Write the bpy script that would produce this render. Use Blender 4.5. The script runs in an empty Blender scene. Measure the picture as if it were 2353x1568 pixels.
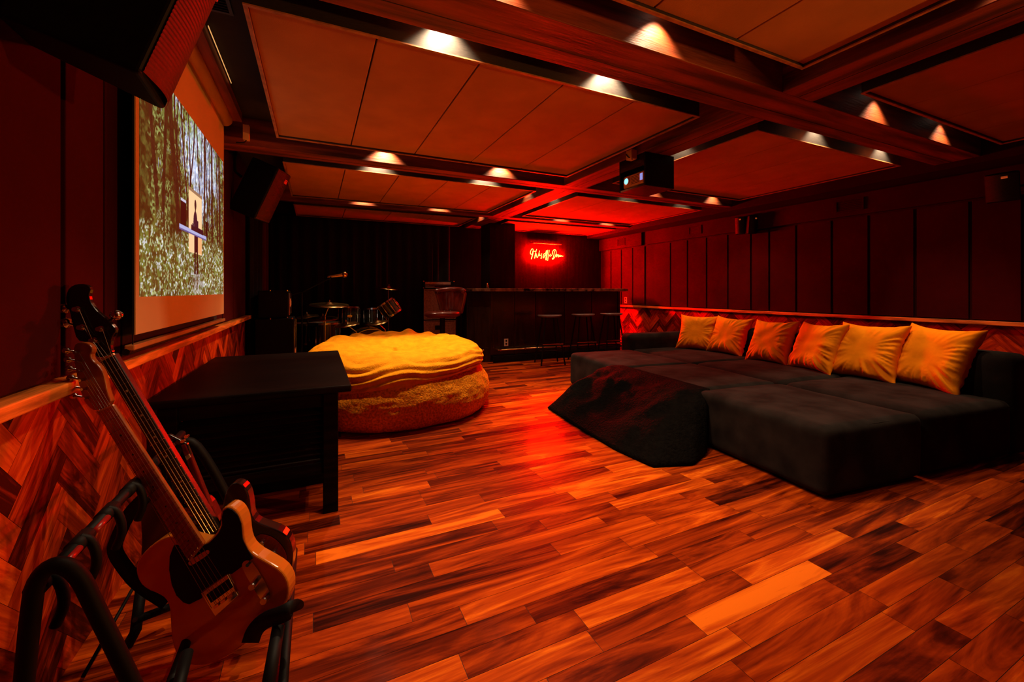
import bpy, bmesh, math, random
import numpy as np
from mathutils import Vector, Matrix, noise
random.seed(7); PI = math.pi
SC = bpy.context.scene; C = SC.collection

# ------------------------------------------------------------------ camera
F, CX, HY, H = 962.0, 1176.5, 670.0, 1.12
TH = math.atan(451.5 / 962); c_, s_ = math.cos(TH), math.sin(TH)
cam = bpy.data.cameras.new('camera'); co = bpy.data.objects.new('camera', cam); C.objects.link(co)
cam.sensor_width = 36; cam.lens = 36 * F / 2353; cam.shift_y = -(784 - HY) / 2353
cam.clip_start = 0.02; co.location = (0, 0, H); co.rotation_euler = (PI / 2, 0, -TH); SC.camera = co
SC.view_settings.view_transform = 'Standard'; SC.view_settings.look = 'None'
SC.view_settings.exposure = 0.0; SC.view_settings.gamma = 1.0

def rt(px): r = (px - CX) / F; return (s_ + r * c_) / (c_ - r * s_)
def onY(px, py, Y): X = rt(px) * Y; return Vector((X, Y, H - (py - HY) * (X * s_ + Y * c_) / F))
def onX(px, py, X): Y = X / rt(px); return Vector((X, Y, H - (py - HY) * (X * s_ + Y * c_) / F))
def onZ(px, py, Z):
    d = F * (H - Z) / (py - HY); xr = (px - CX) / F * d
    return Vector((xr * c_ + d * s_, -xr * s_ + d * c_, Z))
def ray(px, py): r = (px - CX) / F; return Vector((r * c_ + s_, -r * s_ + c_, -(py - HY) / F))

# ------------------------------------------------------------------ materials
def mat(name, col, rough=.6, metal=0, noise_s=0, noise_amt=.3, bump=0, bump_s=60, coat=0, emis=None, estr=0, sheen=0, stretch=(1, 1, 1), spec=.5, col2=None):
    m = bpy.data.materials.new(name); m.use_nodes = True; nt = m.node_tree; b = nt.nodes['Principled BSDF']
    b.inputs['Base Color'].default_value = (*col, 1); b.inputs['Roughness'].default_value = rough
    b.inputs['Metallic'].default_value = metal; b.inputs['Coat Weight'].default_value = coat; b.inputs['Coat Roughness'].default_value = .12
    b.inputs['Specular IOR Level'].default_value = spec
    if sheen: b.inputs['Sheen Weight'].default_value = sheen; b.inputs['Sheen Roughness'].default_value = .4; b.inputs['Sheen Tint'].default_value = (*[min(1, x * 3 + .15) for x in col], 1)
    if emis: b.inputs['Emission Color'].default_value = (*emis, 1); b.inputs['Emission Strength'].default_value = estr
    if noise_s or bump:
        tc = nt.nodes.new('ShaderNodeTexCoord'); mp = nt.nodes.new('ShaderNodeMapping'); mp.inputs['Scale'].default_value = stretch
        nt.links.new(tc.outputs['Object'], mp.inputs[0])
    if noise_s:
        n = nt.nodes.new('ShaderNodeTexNoise'); n.inputs['Scale'].default_value = noise_s; n.inputs['Detail'].default_value = 5
        nt.links.new(mp.outputs[0], n.inputs['Vector'])
        r = nt.nodes.new('ShaderNodeValToRGB'); nt.links.new(n.outputs['Fac'], r.inputs[0])
        c2 = col2 or tuple(x * (1 - noise_amt) for x in col)
        c1 = tuple(x * (1 + noise_amt * .6) for x in col) if not col2 else col
        r.color_ramp.elements[0].position = .35; r.color_ramp.elements[1].position = .65
        r.color_ramp.elements[0].color = (*c2, 1); r.color_ramp.elements[1].color = (*c1, 1)
        nt.links.new(r.outputs[0], b.inputs['Base Color'])
    if bump:
        n2 = nt.nodes.new('ShaderNodeTexNoise'); n2.inputs['Scale'].default_value = bump_s; n2.inputs['Detail'].default_value = 4
        nt.links.new(mp.outputs[0], n2.inputs['Vector'])
        bp = nt.nodes.new('ShaderNodeBump'); bp.inputs['Strength'].default_value = bump; bp.inputs['Distance'].default_value = .01
        nt.links.new(n2.outputs['Fac'], bp.inputs['Height']); nt.links.new(bp.outputs[0], b.inputs['Normal'])
    return m

def wood_attr(name, cols, rough, grain=(1.2, 16, 16), coat=.0, axis_scale=1.0):
    """wood whose tone per board comes from the mesh attribute 'tone'"""
    m = bpy.data.materials.new(name); m.use_nodes = True; nt = m.node_tree; N = nt.nodes; L = nt.links; b = N['Principled BSDF']
    at = N.new('ShaderNodeAttribute'); at.attribute_name = 'tone'
    uv = N.new('ShaderNodeAttribute'); uv.attribute_name = 'grainco'
    n = N.new('ShaderNodeTexNoise'); n.inputs['Scale'].default_value = 1; n.inputs['Detail'].default_value = 6; n.inputs['Roughness'].default_value = .6; n.inputs['Distortion'].default_value = 2.2
    mp = N.new('ShaderNodeMapping'); mp.inputs['Scale'].default_value = grain
    L.new(uv.outputs['Vector'], mp.inputs[0]); L.new(mp.outputs[0], n.inputs['Vector'])
    n3 = N.new('ShaderNodeTexNoise'); n3.inputs['Scale'].default_value = 1; n3.inputs['Detail'].default_value = 3
    mp3 = N.new('ShaderNodeMapping'); mp3.inputs['Scale'].default_value = (grain[0] * 3, grain[1] * 9, grain[2]); L.new(uv.outputs['Vector'], mp3.inputs[0]); L.new(mp3.outputs[0], n3.inputs['Vector'])
    a1 = N.new('ShaderNodeMath'); a1.operation = 'MULTIPLY_ADD'; a1.inputs[1].default_value = 1.7; a1.inputs[2].default_value = -.85; L.new(n.outputs['Fac'], a1.inputs[0])
    a3 = N.new('ShaderNodeMath'); a3.operation = 'MULTIPLY_ADD'; a3.inputs[1].default_value = .4; a3.inputs[2].default_value = -.2; L.new(n3.outputs['Fac'], a3.inputs[0])
    a2 = N.new('ShaderNodeMath'); a2.operation = 'ADD'; L.new(a1.outputs[0], a2.inputs[0]); L.new(at.outputs['Fac'], a2.inputs[1])
    a4 = N.new('ShaderNodeMath'); a4.operation = 'ADD'; L.new(a2.outputs[0], a4.inputs[0]); L.new(a3.outputs[0], a4.inputs[1])
    r = N.new('ShaderNodeValToRGB'); L.new(a4.outputs[0], r.inputs[0]); cr = r.color_ramp
    cr.elements[0].position = 0; cr.elements[0].color = (*cols[0], 1); cr.elements[1].position = 1; cr.elements[1].color = (*cols[-1], 1)
    for i, q in enumerate(cols[1:-1]): e = cr.elements.new((i + 1) / (len(cols) - 1)); e.color = (*q, 1)
    L.new(r.outputs[0], b.inputs['Base Color']); b.inputs['Roughness'].default_value = rough
    b.inputs['Coat Weight'].default_value = coat; b.inputs['Coat Roughness'].default_value = .13; b.inputs['Specular IOR Level'].default_value = .06
    bp = N.new('ShaderNodeBump'); bp.inputs['Strength'].default_value = .12; bp.inputs['Distance'].default_value = .004
    L.new(n3.outputs['Fac'], bp.inputs['Height']); L.new(bp.outputs[0], b.inputs['Normal'])
    return m

M = {}
M['floor'] = wood_attr('floor_wood', [(.028, .002, .0002), (.14, .012, .0006), (.35, .037, .0015), (.60, .080, .003), (.92, .19, .008)], .45, grain=(1.0, 9, 9), coat=.06)
M['dado'] = wood_attr('wainscot_wood', [(.06, .004, .001), (.25, .018, .002), (.5, .045, .004), (.75, .1, .008)], .5, grain=(2.5, 16, 16))
M['cap'] = mat('cap_wood', (.85, .22, .025), .45, noise_s=6, noise_amt=.6, stretch=(6, .6, 6), bump=.1)
M['beam'] = mat('beam_wood', (.27, .042, .006), .6, noise_s=3, noise_amt=.7, stretch=(.5, 5, 5), bump=.25, bump_s=18)
M['beamA'] = mat('beam_wood_long', (.27, .042, .006), .6, noise_s=3, noise_amt=.7, stretch=(5, .5, 5), bump=.25, bump_s=18)
M['gap'] = mat('floor_gap', (.012, .003, .001), .6)
M['panel'] = mat('ceiling_panel_fabric', (.55, .21, .042), .9, noise_s=4, noise_amt=.12, bump=.15, bump_s=300)
M['pside'] = mat('panel_side_black', (.028, .025, .023), .5, noise_s=40, noise_amt=.3, stretch=(1, 1, 8))
M['trim'] = mat('panel_trim', (.5, .2, .07), .5, noise_s=20, noise_amt=.3)
M['ceil'] = mat('ceiling_paint', (.02, .012, .01), .9, noise_s=3)
M['wallp'] = mat('wall_fabric', (.05, .0012, .0008), .95, spec=.1, noise_s=2, noise_amt=.25, bump=.1, bump_s=400)
M['wallr'] = mat('wall_paint', (.042, .0012, .0008), .9, spec=.1, noise_s=2, noise_amt=.2)
M['black'] = mat('matte_black', (.005, .0035, .0035), .6, noise_s=30, spec=.2)
M['blackg'] = mat('gloss_black', (.005, .004, .004), .18, coat=.6, noise_s=5)
M['curtain'] = mat('black_curtain', (.006, .003, .003), .95, noise_s=4)
M['neonwall'] = mat('back_wall_panel', (.018, .002, .0015), .8, spec=.1, noise_s=6, stretch=(4, 4, .4))
M['barwood'] = mat('bar_dark_wood', (.02, .008, .005), .25, noise_s=5, noise_amt=.6, stretch=(6, 6, .4), coat=.2)
M['marble'] = mat('dark_marble', (.35, .14, .07), .12, noise_s=9, col2=(.012, .006, .004), coat=.6)
M['sofa'] = mat('charcoal_velvet', (.024, .018, .016), .9, noise_s=5, noise_amt=.45, bump=.3, bump_s=9, sheen=.1, spec=.03)
M['fur'] = mat('black_fur', (.004, .003, .0025), .7, noise_s=30, bump=1.0, bump_s=55, spec=.02)
M['amber'] = mat('amber_velvet', (.95, .27, .007), .75, noise_s=5, noise_amt=.15, bump=.2, bump_s=25, spec=0)
M['bean'] = mat('mustard_plush', (.95, .34, .008), .9, noise_s=14, noise_amt=.15, bump=.6, bump_s=90, spec=.05)
M['beanlow'] = mat('mustard_shag', (.9, .28, .006), .85, noise_s=60, noise_amt=.35, bump=1.0, bump_s=70, spec=.1)
M['tbl'] = mat('black_stained_wood', (.006, .002, .0012), .5, spec=.06, noise_s=6, noise_amt=.6, stretch=(.6, 6, 6), bump=.08)
M['seat'] = mat('black_leather', (.16, .14, .12), .35, noise_s=30, coat=.4)
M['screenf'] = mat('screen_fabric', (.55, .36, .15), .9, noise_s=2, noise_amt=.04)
M['chrome'] = mat('chrome', (.75, .7, .66), .16, 1, noise_s=3, noise_amt=.1)
M['brass'] = mat('brass_cymbal', (.75, .45, .16), .25, 1, noise_s=9, noise_amt=.3)
M['leather'] = mat('oxblood_leather', (.14, .015, .007), .28, noise_s=8, bump=.15, bump_s=120, coat=.3)
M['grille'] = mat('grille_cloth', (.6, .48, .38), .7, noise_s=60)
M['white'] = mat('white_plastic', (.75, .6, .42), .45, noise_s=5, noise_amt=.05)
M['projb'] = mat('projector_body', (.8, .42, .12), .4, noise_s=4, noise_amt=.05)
M['teleb'] = mat('butterscotch_finish', (.55, .15, .012), .16, noise_s=3, noise_amt=.12, coat=.8)
M['maple'] = mat('maple_neck', (.3, .07, .009), .3, noise_s=6, stretch=(8, 8, 1), noise_amt=.25, coat=.4)
M['rose'] = mat('dark_fretboard', (.012, .007, .005), .4, noise_s=20)
M['maroon'] = mat('maroon_finish', (.12, .006, .004), .2, noise_s=12, noise_amt=.5, coat=.7)
M['drum'] = mat('dark_green_shell', (.02, .022, .012), .2, noise_s=50, noise_amt=.6, coat=.8)
M['skin'] = mat('drum_head', (.12, .09, .07), .4, noise_s=4)
M['badge'] = mat('logo_orange', (.9, .25, .07), .4, noise_s=4, emis=(1, .16, .03), estr=.25)
M['badger'] = mat('logo_red', (.9, .03, .01), .4, noise_s=4, emis=(1, .03, .01), estr=.12)
M['rubber'] = mat('black_rubber', (.004, .003, .003), .6, noise_s=20, spec=.18)
M['redled'] = mat('red_tube', (.35, .01, .006), .35, noise_s=10, coat=.4)
M['string'] = mat('steel_string', (.4, .34, .28), .25, 1, noise_s=3, noise_amt=.05)
M['neon'] = mat('neon_tube', (1, .3, .1), .3, emis=(1, .0018, .0002), estr=2200, noise_s=1, noise_amt=.01)
M['lens'] = mat('lens_glow', (.1, .5, .7), .1, emis=(.25, .8, 1), estr=1.6, noise_s=30)
M['lamp'] = mat('lamp_diffuser', (1, .9, .8), .4, emis=(1, .8, .6), estr=3, noise_s=1, noise_amt=.01)

# ------------------------------------------------------------------ mesh helpers
def obj(name, bm, m, parent=None, smooth=False, bevel=0, seg=2):
    me = bpy.data.meshes.new(name); bmesh.ops.recalc_face_normals(bm, faces=bm.faces); bm.to_mesh(me); bm.free()
    ms = m if isinstance(m, list) else [m]
    for q in ms: me.materials.append(q)
    if smooth:
        for p in me.polygons: p.use_smooth = True
    o = bpy.data.objects.new(name, me); C.objects.link(o)
    if parent is not None: o.parent = parent
    if bevel:
        b = o.modifiers.new('bevel', 'BEVEL'); b.width = bevel; b.segments = seg; b.limit_method = 'ANGLE'; b.angle_limit = .6
    return o
def thing(name, label, cat, loc=(0, 0, 0), rotz=0, group=None):
    o = bpy.data.objects.new(name, None); C.objects.link(o); o.location = loc; o.rotation_euler = (0, 0, rotz); o.empty_display_size = .05
    return tag(o, label, cat, group)
def tag(o, label, cat, group=None):
    o['label'] = label; o['category'] = cat
    if group: o['group'] = group
    return o
def struct(name, bm, m, **k):
    o = obj(name, bm, m, **k); o['kind'] = 'structure'; return o
def nb(): return bmesh.new()
def box(bm, x0, x1, y0, y1, z0, z1, mi=0):
    v = [bm.verts.new(p) for p in ((x0, y0, z0), (x1, y0, z0), (x1, y1, z0), (x0, y1, z0), (x0, y0, z1), (x1, y0, z1), (x1, y1, z1), (x0, y1, z1))]
    for f in ((0, 3, 2, 1), (4, 5, 6, 7), (0, 1, 5, 4), (1, 2, 6, 5), (2, 3, 7, 6), (3, 0, 4, 7)):
        bm.faces.new([v[i] for i in f]).material_index = mi
    return bm
def B(*a): return box(nb(), *a)
def tube(bm, pts, r, n=10, closed=False):
    pts = [Vector(p) for p in pts]; rs = r if isinstance(r, (list, tuple)) else [r] * len(pts); rings = []; up = None
    for i, p in enumerate(pts):
        a = pts[i - 1] if i > 0 else (pts[-1] if closed else p); b = pts[i + 1] if i < len(pts) - 1 else (pts[0] if closed else p)
        t = (b - a).normalized()
        if up is None: up = t.orthogonal().normalized()
        else: up = (up - t * up.dot(t)); up = up.normalized() if up.length > 1e-6 else t.orthogonal().normalized()
        w = t.cross(up)
        rings.append([bm.verts.new(p + rs[i] * (math.cos(2 * PI * k / n) * up + math.sin(2 * PI * k / n) * w)) for k in range(n)])
    for i in range(len(rings) - (0 if closed else 1)):
        A, Bq = rings[i], rings[(i + 1) % len(rings)]
        for k in range(n): bm.faces.new((A[k], A[(k + 1) % n], Bq[(k + 1) % n], Bq[k]))
    if not closed: bm.faces.new(rings[0][::-1]); bm.faces.new(rings[-1])
    return bm
def T(pts, r, n=10, closed=False): return tube(nb(), pts, r, n, closed)
def lathe(bm, prof, n=32, M4=None):
    M4 = M4 or Matrix(); rings = []
    for (r, z) in prof:
        if r < 1e-5: rings.append([bm.verts.new(M4 @ Vector((0, 0, z)))])
        else: rings.append([bm.verts.new(M4 @ Vector((r * math.cos(2 * PI * k / n), r * math.sin(2 * PI * k / n), z))) for k in range(n)])
    for A, Q in zip(rings, rings[1:]):
        for k in range(n):
            a, b, c, d = A[k % len(A)], A[(k + 1) % len(A)], Q[(k + 1) % len(Q)], Q[k % len(Q)]
            f = []; [f.append(x) for x in (a, b, c, d) if x not in f]
            if len(f) > 2: bm.faces.new(f)
    return bm
def align(p, d):
    d = Vector(d).normalized(); return Matrix.Translation(Vector(p)) @ d.to_track_quat('Z', 'Y').to_matrix().to_4x4()
def smooth_pts(P, k=2, closed=True):
    for _ in range(k):
        Q = []; n = len(P); rng = range(n if closed else n - 1)
        if not closed: Q.append(P[0])
        for i in rng:
            a, b = P[i], P[(i + 1) % n]
            Q.append(tuple(.75 * x + .25 * y for x, y in zip(a, b))); Q.append(tuple(.25 * x + .75 * y for x, y in zip(a, b)))
        if not closed: Q.append(P[-1])
        P = Q
    return P
def rbox(bm, hx, hy, hz, r, n=14, puff=0, amp=0, seed=0, M4=None, wr=0):
    """soft rounded box centred on origin with puffed top"""
    M4 = M4 or Matrix(); vs = {}
    def key(p): return (round(p[0], 4), round(p[1], 4), round(p[2], 4))
    def vert(p):
        k = key(p)
        if k in vs: return vs[k]
        P = Vector((p[0] * hx, p[1] * hy, p[2] * hz))
        q = Vector((max(-hx + r, min(hx - r, P.x)), max(-hy + r, min(hy - r, P.y)), max(-hz + r, min(hz - r, P.z))))
        d = P - q; o = q + (d.normalized() * r if d.length > 1e-9 else Vector())
        if puff and p[2] > 0: o.z += puff * (1 - p[0] ** 2) ** .5 * (1 - p[1] ** 2) ** .5 * p[2] if abs(p[0]) < 1 and abs(p[1]) < 1 else 0
        if amp:
            nz = noise.noise(Vector((o.x * 3.1 + seed * 7.3, o.y * 3.1, o.z * 3 + seed))) + .5 * noise.noise(Vector((o.x * 9 + seed, o.y * 9, o.z * 9)))
            o += (d.normalized() if d.length > 1e-9 else Vector((0, 0, 1))) * nz * amp
        vs[k] = bm.verts.new(M4 @ o); return vs[k]
    t = [math.sin((-1 + 2 * i / n) * PI / 2) * .35 + (-1 + 2 * i / n) * .65 for i in range(n + 1)]
    for ax in range(3):
        for sg in (-1, 1):
            for i in range(n):
                for j in range(n):
                    q = []
                    for (a, b) in ((t[i], t[j]), (t[i + 1], t[j]), (t[i + 1], t[j + 1]), (t[i], t[j + 1])):
                        p = [0, 0, 0]; p[ax] = sg; p[(ax + 1) % 3] = a; p[(ax + 2) % 3] = b; q.append(vert(p))
                    if len(set(q)) == 4:
                        try: bm.faces.new(q)
                        except ValueError: pass
    return bm

def boards(name, rects, z, m, parent=None, frame=None, kind=True):
    """flat boards; rects = list of (corner list 2D, dir2D, tone); frame maps (a,b)->3D"""
    me = bpy.data.meshes.new(name); V = []; Fc = []; tone = []; gc = []
    for (cs, d, tn) in rects:
        i0 = len(V); off = random.random() * 80; cx = cs[0]
        for p in cs:
            V.append(frame(p[0], p[1])); tone.append(tn)
            a, b = p[0], p[1]; gc.append((a * d[0] + b * d[1] + off, -a * d[1] + b * d[0] + off * .37, off))
        Fc.append(list(range(i0, len(V))))
    me.from_pydata([tuple(v) for v in V], [], Fc)
    at = me.attributes.new('tone', 'FLOAT', 'POINT'); at.data.foreach_set('value', tone)
    g = me.attributes.new('grainco', 'FLOAT_VECTOR', 'POINT'); g.data.foreach_set('vector', [x for q in gc for x in q])
    me.materials.append(m); o = bpy.data.objects.new(name, me); C.objects.link(o)
    if parent is not None: o.parent = parent
    elif kind: o['kind'] = 'structure'
    return o
def clip(poly, x0, x1, y0, y1):
    for (ax, lim, sg) in ((0, x0, 1), (0, x1, -1), (1, y0, 1), (1, y1, -1)):
        out = []
        for i in range(len(poly)):
            a, b = poly[i - 1], poly[i]; da = (a[ax] - lim) * sg; db = (b[ax] - lim) * sg
            if (da >= 0) != (db >= 0):
                t = da / (da - db); out.append((a[0] + t * (b[0] - a[0]), a[1] + t * (b[1] - a[1])))
            if db >= 0: out.append(b)
        poly = out
        if len(poly) < 3: return []
    return poly
def herring(x0, x1, y0, y1, w, n, g=.0012):
    R = []; k = math.cos(PI / 4); N = int(max(x1 - x0, y1 - y0) / w) + 6
    cx, cy = (x0 + x1) / 2, (y0 + y1) / 2
    for i in range(-N, N):
        for j in range(-N // n - 2, N // n + 2):
            ox, oy = i + n * j, i - n * j
            for (a, b, c2, d2, dr) in ((ox, ox + n, oy, oy + 1, 0), (ox, ox + 1, oy + 1, oy + n + 1, 1)):
                P = []
                for (u, v) in ((a * w + g, c2 * w + g), (b * w - g, c2 * w + g), (b * w - g, d2 * w - g), (a * w + g, d2 * w - g)):
                    P.append((cx + (u - v) * k, cy + (u + v) * k))
                P = clip(P, x0, x1, y0, y1)
                if P: R.append((P, (k, k) if dr == 0 else (-k, k), min(1, max(0, random.gauss(.38, .26)))))
    return R

# ------------------------------------------------------------------ room
XL, XR, YB, YF, ZP, ZC = -.68, 5.38, 7.1, -2.2, 2.25, 2.47
fl = struct('floor', B(XL - .1, XR + .1, YF - .1, YB + .3, -.1, -.001), M['gap'])
R = []; y = YF; w = .093; row = 0
while y < YB + .2:
    x = XL - random.random() * .8
    while x < XR:
        L = random.choice((.42, .55, .7, .7, .85, .95)); tn = min(.95, max(.05, random.gauss(.46, .17)))
        P = clip([(x + .0008, y + .0007), (x + L - .0008, y + .0007), (x + L - .0008, y + w - .0007), (x + .0008, y + w - .0007)], XL, XR, YF, YB + .2)
        if P: R.append((P, (1, 0), tn))
        x += L
    y += w; row += 1
boards('floorboards', R, 0, M['floor'], parent=fl, frame=lambda a, b: (a, b, 0))
struct('ceiling', B(XL - .1, XR + .1, YF - .1, YB + .3, ZC, ZC + .1), M['ceil'])
wl = struct('wall_left', B(XL - .1, XL, YF, YB + .3, -.1, ZC), M['wallr'])
wr = struct('wall_right', B(XR, XR + .1, YF, YB + .3, -.1, ZC), M['wallr'])
wb = struct('wall_back', B(XL - .1, XR + .1, YB, YB + .1, -.1, ZC), M['neonwall'])
struct('wall_front', B(XL - .1, XR + .1, YF - .1, YF, -.1, ZC), M['wallr'])
# wainscots
boards('wainscot', herring(YF, 5.15, 0, .835, .075, 4, .0005), 0, M['dado'], parent=wl, frame=lambda a, b: (XL + .012, a, b))
obj('backing', B(XL, XL + .011, YF, 5.15, 0, .835), M['gap'], wl)
obj('dado_cap', B(XL, XL + .07, YF, 5.15, .835, .87), M['cap'], wl, bevel=.004)
boards('wainscot', herring(YF, YB, 0, .82, .085, 3, .0005), 0, M['dado'], parent=wr, frame=lambda a, b: (XR - .012, a, b))
obj('backing', B(XR - .011, XR, YF, YB, 0, .82), M['gap'], wr)
obj('dado_cap', B(XR - .06, XR, YF, YB, .825, .86), M['cap'], wr, bevel=.004)
# upholstered wall panels, left wall
for (a, b) in ((-1.6, -.9), (-.88, -.1), (-.08, .75), (.77, 1.635), (1.66, 1.9), (1.915, 2.04)):
    obj('wall_panel', B(XL, XL + .02, a, b, .875, 2.4), M['wallp'], wl, bevel=.003)
for (a, b) in ((3.72, 4.4), (4.42, 5.12)):
    obj('wall_panel', B(XL, XL + .02, a, b, .875, 2.4), M['wallp'], wl, bevel=.003)
obj('black_panel', B(XL, XL + .022, 2.05, 3.71, .875, 2.4), M['curtain'], wl)
# right wall: narrow panels with soffit board above
xs = [(1503), (1541), (1580), (1624), (1673), (1726), (1768), (1830), (1912), (1997), (2103), (2230), (2352)]
ys = [onX(p, 700, XR - .02).y for p in xs] + [.4, -.5, -1.4]
for a, b in zip(ys, ys[1:]): obj('wall_panel', B(XR - .022, XR, b + .012, a - .012, .87, 1.935), M['wallp'], wr, bevel=.003)
ys = [onX(p, 700, XR - .02).y for p in (1390, 1404, 1428, 1454, 1482)]
for a, b in zip(ys, ys[1:]): obj('wall_panel', B(XR - .022, XR, b + .012, a - .012, .87, 1.935), M['wallp'], wr, bevel=.003)
obj('soffit_board', B(XR - .05, XR, YF, onX(1484, 600, XR).y - .06, 1.955, 2.185), M['wallp'], wr, bevel=.003)
obj('soffit_board', B(XR - .05, XR, onX(1484, 600, XR).y + .06, YB, 1.955, 2.185), M['wallp'], wr, bevel=.003)
obj('cornice', B(XR - .35, XR, YF, YB, 2.2, ZC), M['wallr'], wr)
# black curtains round the stage corner
def curtain(name, a, b, z0, z1, label):
    bm = nb(); a = Vector(a); b = Vector(b); n = int((b - a).length / .02); pr = None; nr = Vector((-(b - a).y, (b - a).x)).normalized()
    for i in range(n + 1):
        p = a + (b - a) * i / n + nr * (.025 * math.sin(i * .75) + .01 * math.sin(i * .31)); q = (bm.verts.new((p.x, p.y, z0)), bm.verts.new((p.x, p.y, z1)))
        if pr: bm.faces.new((pr[0], q[0], q[1], pr[1]))
        pr = q
    o = obj(name, bm, M['curtain'], smooth=True); sd = o.modifiers.new('s', 'SOLIDIFY'); sd.thickness = .006
    tag(o, label, 'curtain'); return o
curtain('stage_curtain', (XL + .08, 7.02), (2.1, 7.02), .01, 2.24, 'black pleated curtain behind the drum kit along the back wall')
curtain('stage_curtain', (XL + .05, 5.2), (XL + .05, 6.95), .01, 2.24, 'black pleated curtain on the left wall past the wood wainscot')
# column inside the bar
struct('trim_column', B(2.6, 3.06, 6.4, 6.8, 0, 2.4), M['neonwall']); 

# beams
def beam(n, x0, x1, y0, y1, long=False):
    o = struct('trim_%d' % n, B(x0, x1, y0, y1, ZP, ZC), M['beamA' if long else 'beam'], bevel=.004)
    if long: obj('seam', B((x0 + x1) / 2 - .002, (x0 + x1) / 2 + .002, y0 + .01, y1 - .01, ZP - .0015, ZP + .01), M['gap'], o)
    else: obj('seam', B(x0 + .01, x1 - .01, y0 + (y1 - y0) * .62, y0 + (y1 - y0) * .62 + .004, ZP - .0015, ZP + .01), M['gap'], o)
    return o
BY = [(-1.35, -1.05), (1.5, 1.79), (3.81, 4.0), (5.81, 5.96)]
for i, (a, b) in enumerate(BY): beam(i + 1, XL, XR - .35, a, b)
ax0, ax1 = 2.40, 2.68; k = 5
for (a, b) in ((YF, -1.35), (-1.05, 1.5), (1.79, 3.81), (4.0, 5.81), (5.96, YB)): beam(k, ax0, ax1, a, b, True); k += 1
# ceiling panels
def cpanel(x0, x1, y0, y1, n, label, xs=None):
    t = thing('ceiling_panel', label, 'ceiling panel', ((x0 + x1) / 2, (y0 + y1) / 2, ZP), group='upholstered ceiling panels'); ox, oy = t.location.x, t.location.y
    del t['group']
    e = .012
    bm = nb()
    for (a, b, c, d) in ((x0, x1, y0, y0 + e), (x0, x1, y1 - e, y1), (x0, x0 + e, y0 + e, y1 - e), (x1 - e, x1, y0 + e, y1 - e)): box(bm, a - ox, b - ox, c - oy, d - oy, 0, ZC - ZP - .01)
    obj('frame', bm, M['pside'], t)
    bm = nb(); f = .006
    for (a, b, c, d) in ((x0 - .004, x1 + .004, y0 - .004, y0 + e), (x0 - .004, x1 + .004, y1 - e, y1 + .004), (x0 - .004, x0 + e, y0 + e, y1 - e), (x1 - e, x1 + .004, y0 + e, y1 - e)): box(bm, a - ox, b - ox, c - oy, d - oy, -f, 0)
    obj('trim', bm, M['trim'], t)
    for i in range(n):
        a = x0 + e + (x1 - x0 - 2 * e) * i / n; b = x0 + e + (x1 - x0 - 2 * e) * (i + 1) / n; g = .004
        obj('tile', B(a - ox + (g if i else 0), b - ox - (g if i < n - 1 else 0), y0 + e - oy, y1 - e - oy, .012, .04), M['panel'], t, bevel=.002)
    return t
cpanel(-.255, 2.24, 1.93, 3.5, 5, 'large five-tile ceiling panel above the centre of the room, orange lit, left of the projector')
cpanel(-.255, 2.24, 4.14, 5.59, 5, 'five-tile ceiling panel between the second and third beams, above the drum side')
cpanel(-.255, 2.24, 6.1, 7.0, 4, 'narrow dark ceiling panel above the drum kit at the back')
cpanel(-.255, 2.23, -.7, 1.294, 5, 'dark ceiling panel at top right of the frame, in front of the thick beam')
cpanel(2.80, 4.75, 1.92, 3.5, 4, 'dark red ceiling panel over the sofa, right of the projector')
cpanel(2.80, 4.85, 4.14, 5.6, 4, 'bright red ceiling panel near the bar, between beams')
cpanel(2.80, 4.95, 6.1, 7.02, 4, 'narrow glowing ceiling panel directly above the neon sign')
cpanel(2.81, 4.75, -.7, 1.31, 4, 'dark ceiling panel in the far top right corner of the frame')

# ------------------------------------------------------------------ downlights
DL = 0
def downlight(x, y, power, ang=98, blend=.75):
    global DL; DL += 1
    bm = nb(); lathe(bm, [(.0, -.001), (.028, -.001), (.028, -.006), (.036, -.006), (.038, 0), (0, 0)], 20)
    o = obj('downlight', bm, M['chrome'], smooth=False); o.location = (x, y, ZC)
    bm = nb(); lathe(bm, [(0, -.0085), (.026, -.0085), (.026, -.0065), (0, -.0065)], 20); obj('diffuser', bm, M['lamp'], o)
    l = bpy.data.lights.new('spot', 'SPOT'); l.energy = power; l.spot_size = math.radians(ang); l.spot_blend = blend; l.shadow_soft_size = .012; l.color = (1, .70, .42)
    lo = bpy.data.objects.new('spot', l); C.objects.link(lo); lo.location = (x, y, ZC - .03)
    return o
G = 'recessed downlights in the ceiling gaps'
def dls(pts, txt, power):
    for i, (x, y) in enumerate(pts):
        o = downlight(x, y, power); w2 = '' if len(pts) < 2 else ((', nearer of two', ', farther of two') if abs(pts[0][0] - pts[1][0]) < .01 else (', left of two', ', right of two'))[i]
        if abs(pts[0][0] - pts[-1][0]) < .01 and len(pts) == 2 and w2: w2 = ', nearer of two' if y == min(p[1] for p in pts) else ', farther of two'
        tag(o, txt + w2, 'ceiling light', 'recessed ceiling spots')
P0 = 34
rowA = [onY(1140, 10, 1.43).x, onY(1535, 100, 1.43).x]
dls([(x, 1.435) for x in rowA], 'recessed ceiling spot just before the thick beam, left of the beam crossing', P0 * 1.1)
dls([(onY(p, 0, 1.43).x, 1.435) for p in (2040, 2190)], 'recessed ceiling spot just before the thick beam, right of the beam crossing', P0 * .6)
dls([(onY(p, 0, 1.9).x, 1.865) for p in (1025, 1405)], 'recessed ceiling spot between the thick beam and the large centre panel', P0 * 2.4)
dls([(onY(p, 0, 1.9).x, 1.86) for p in (1880, 2030)], 'recessed ceiling spot between the thick beam and the panel over the sofa', P0 * 1.3)
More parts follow.
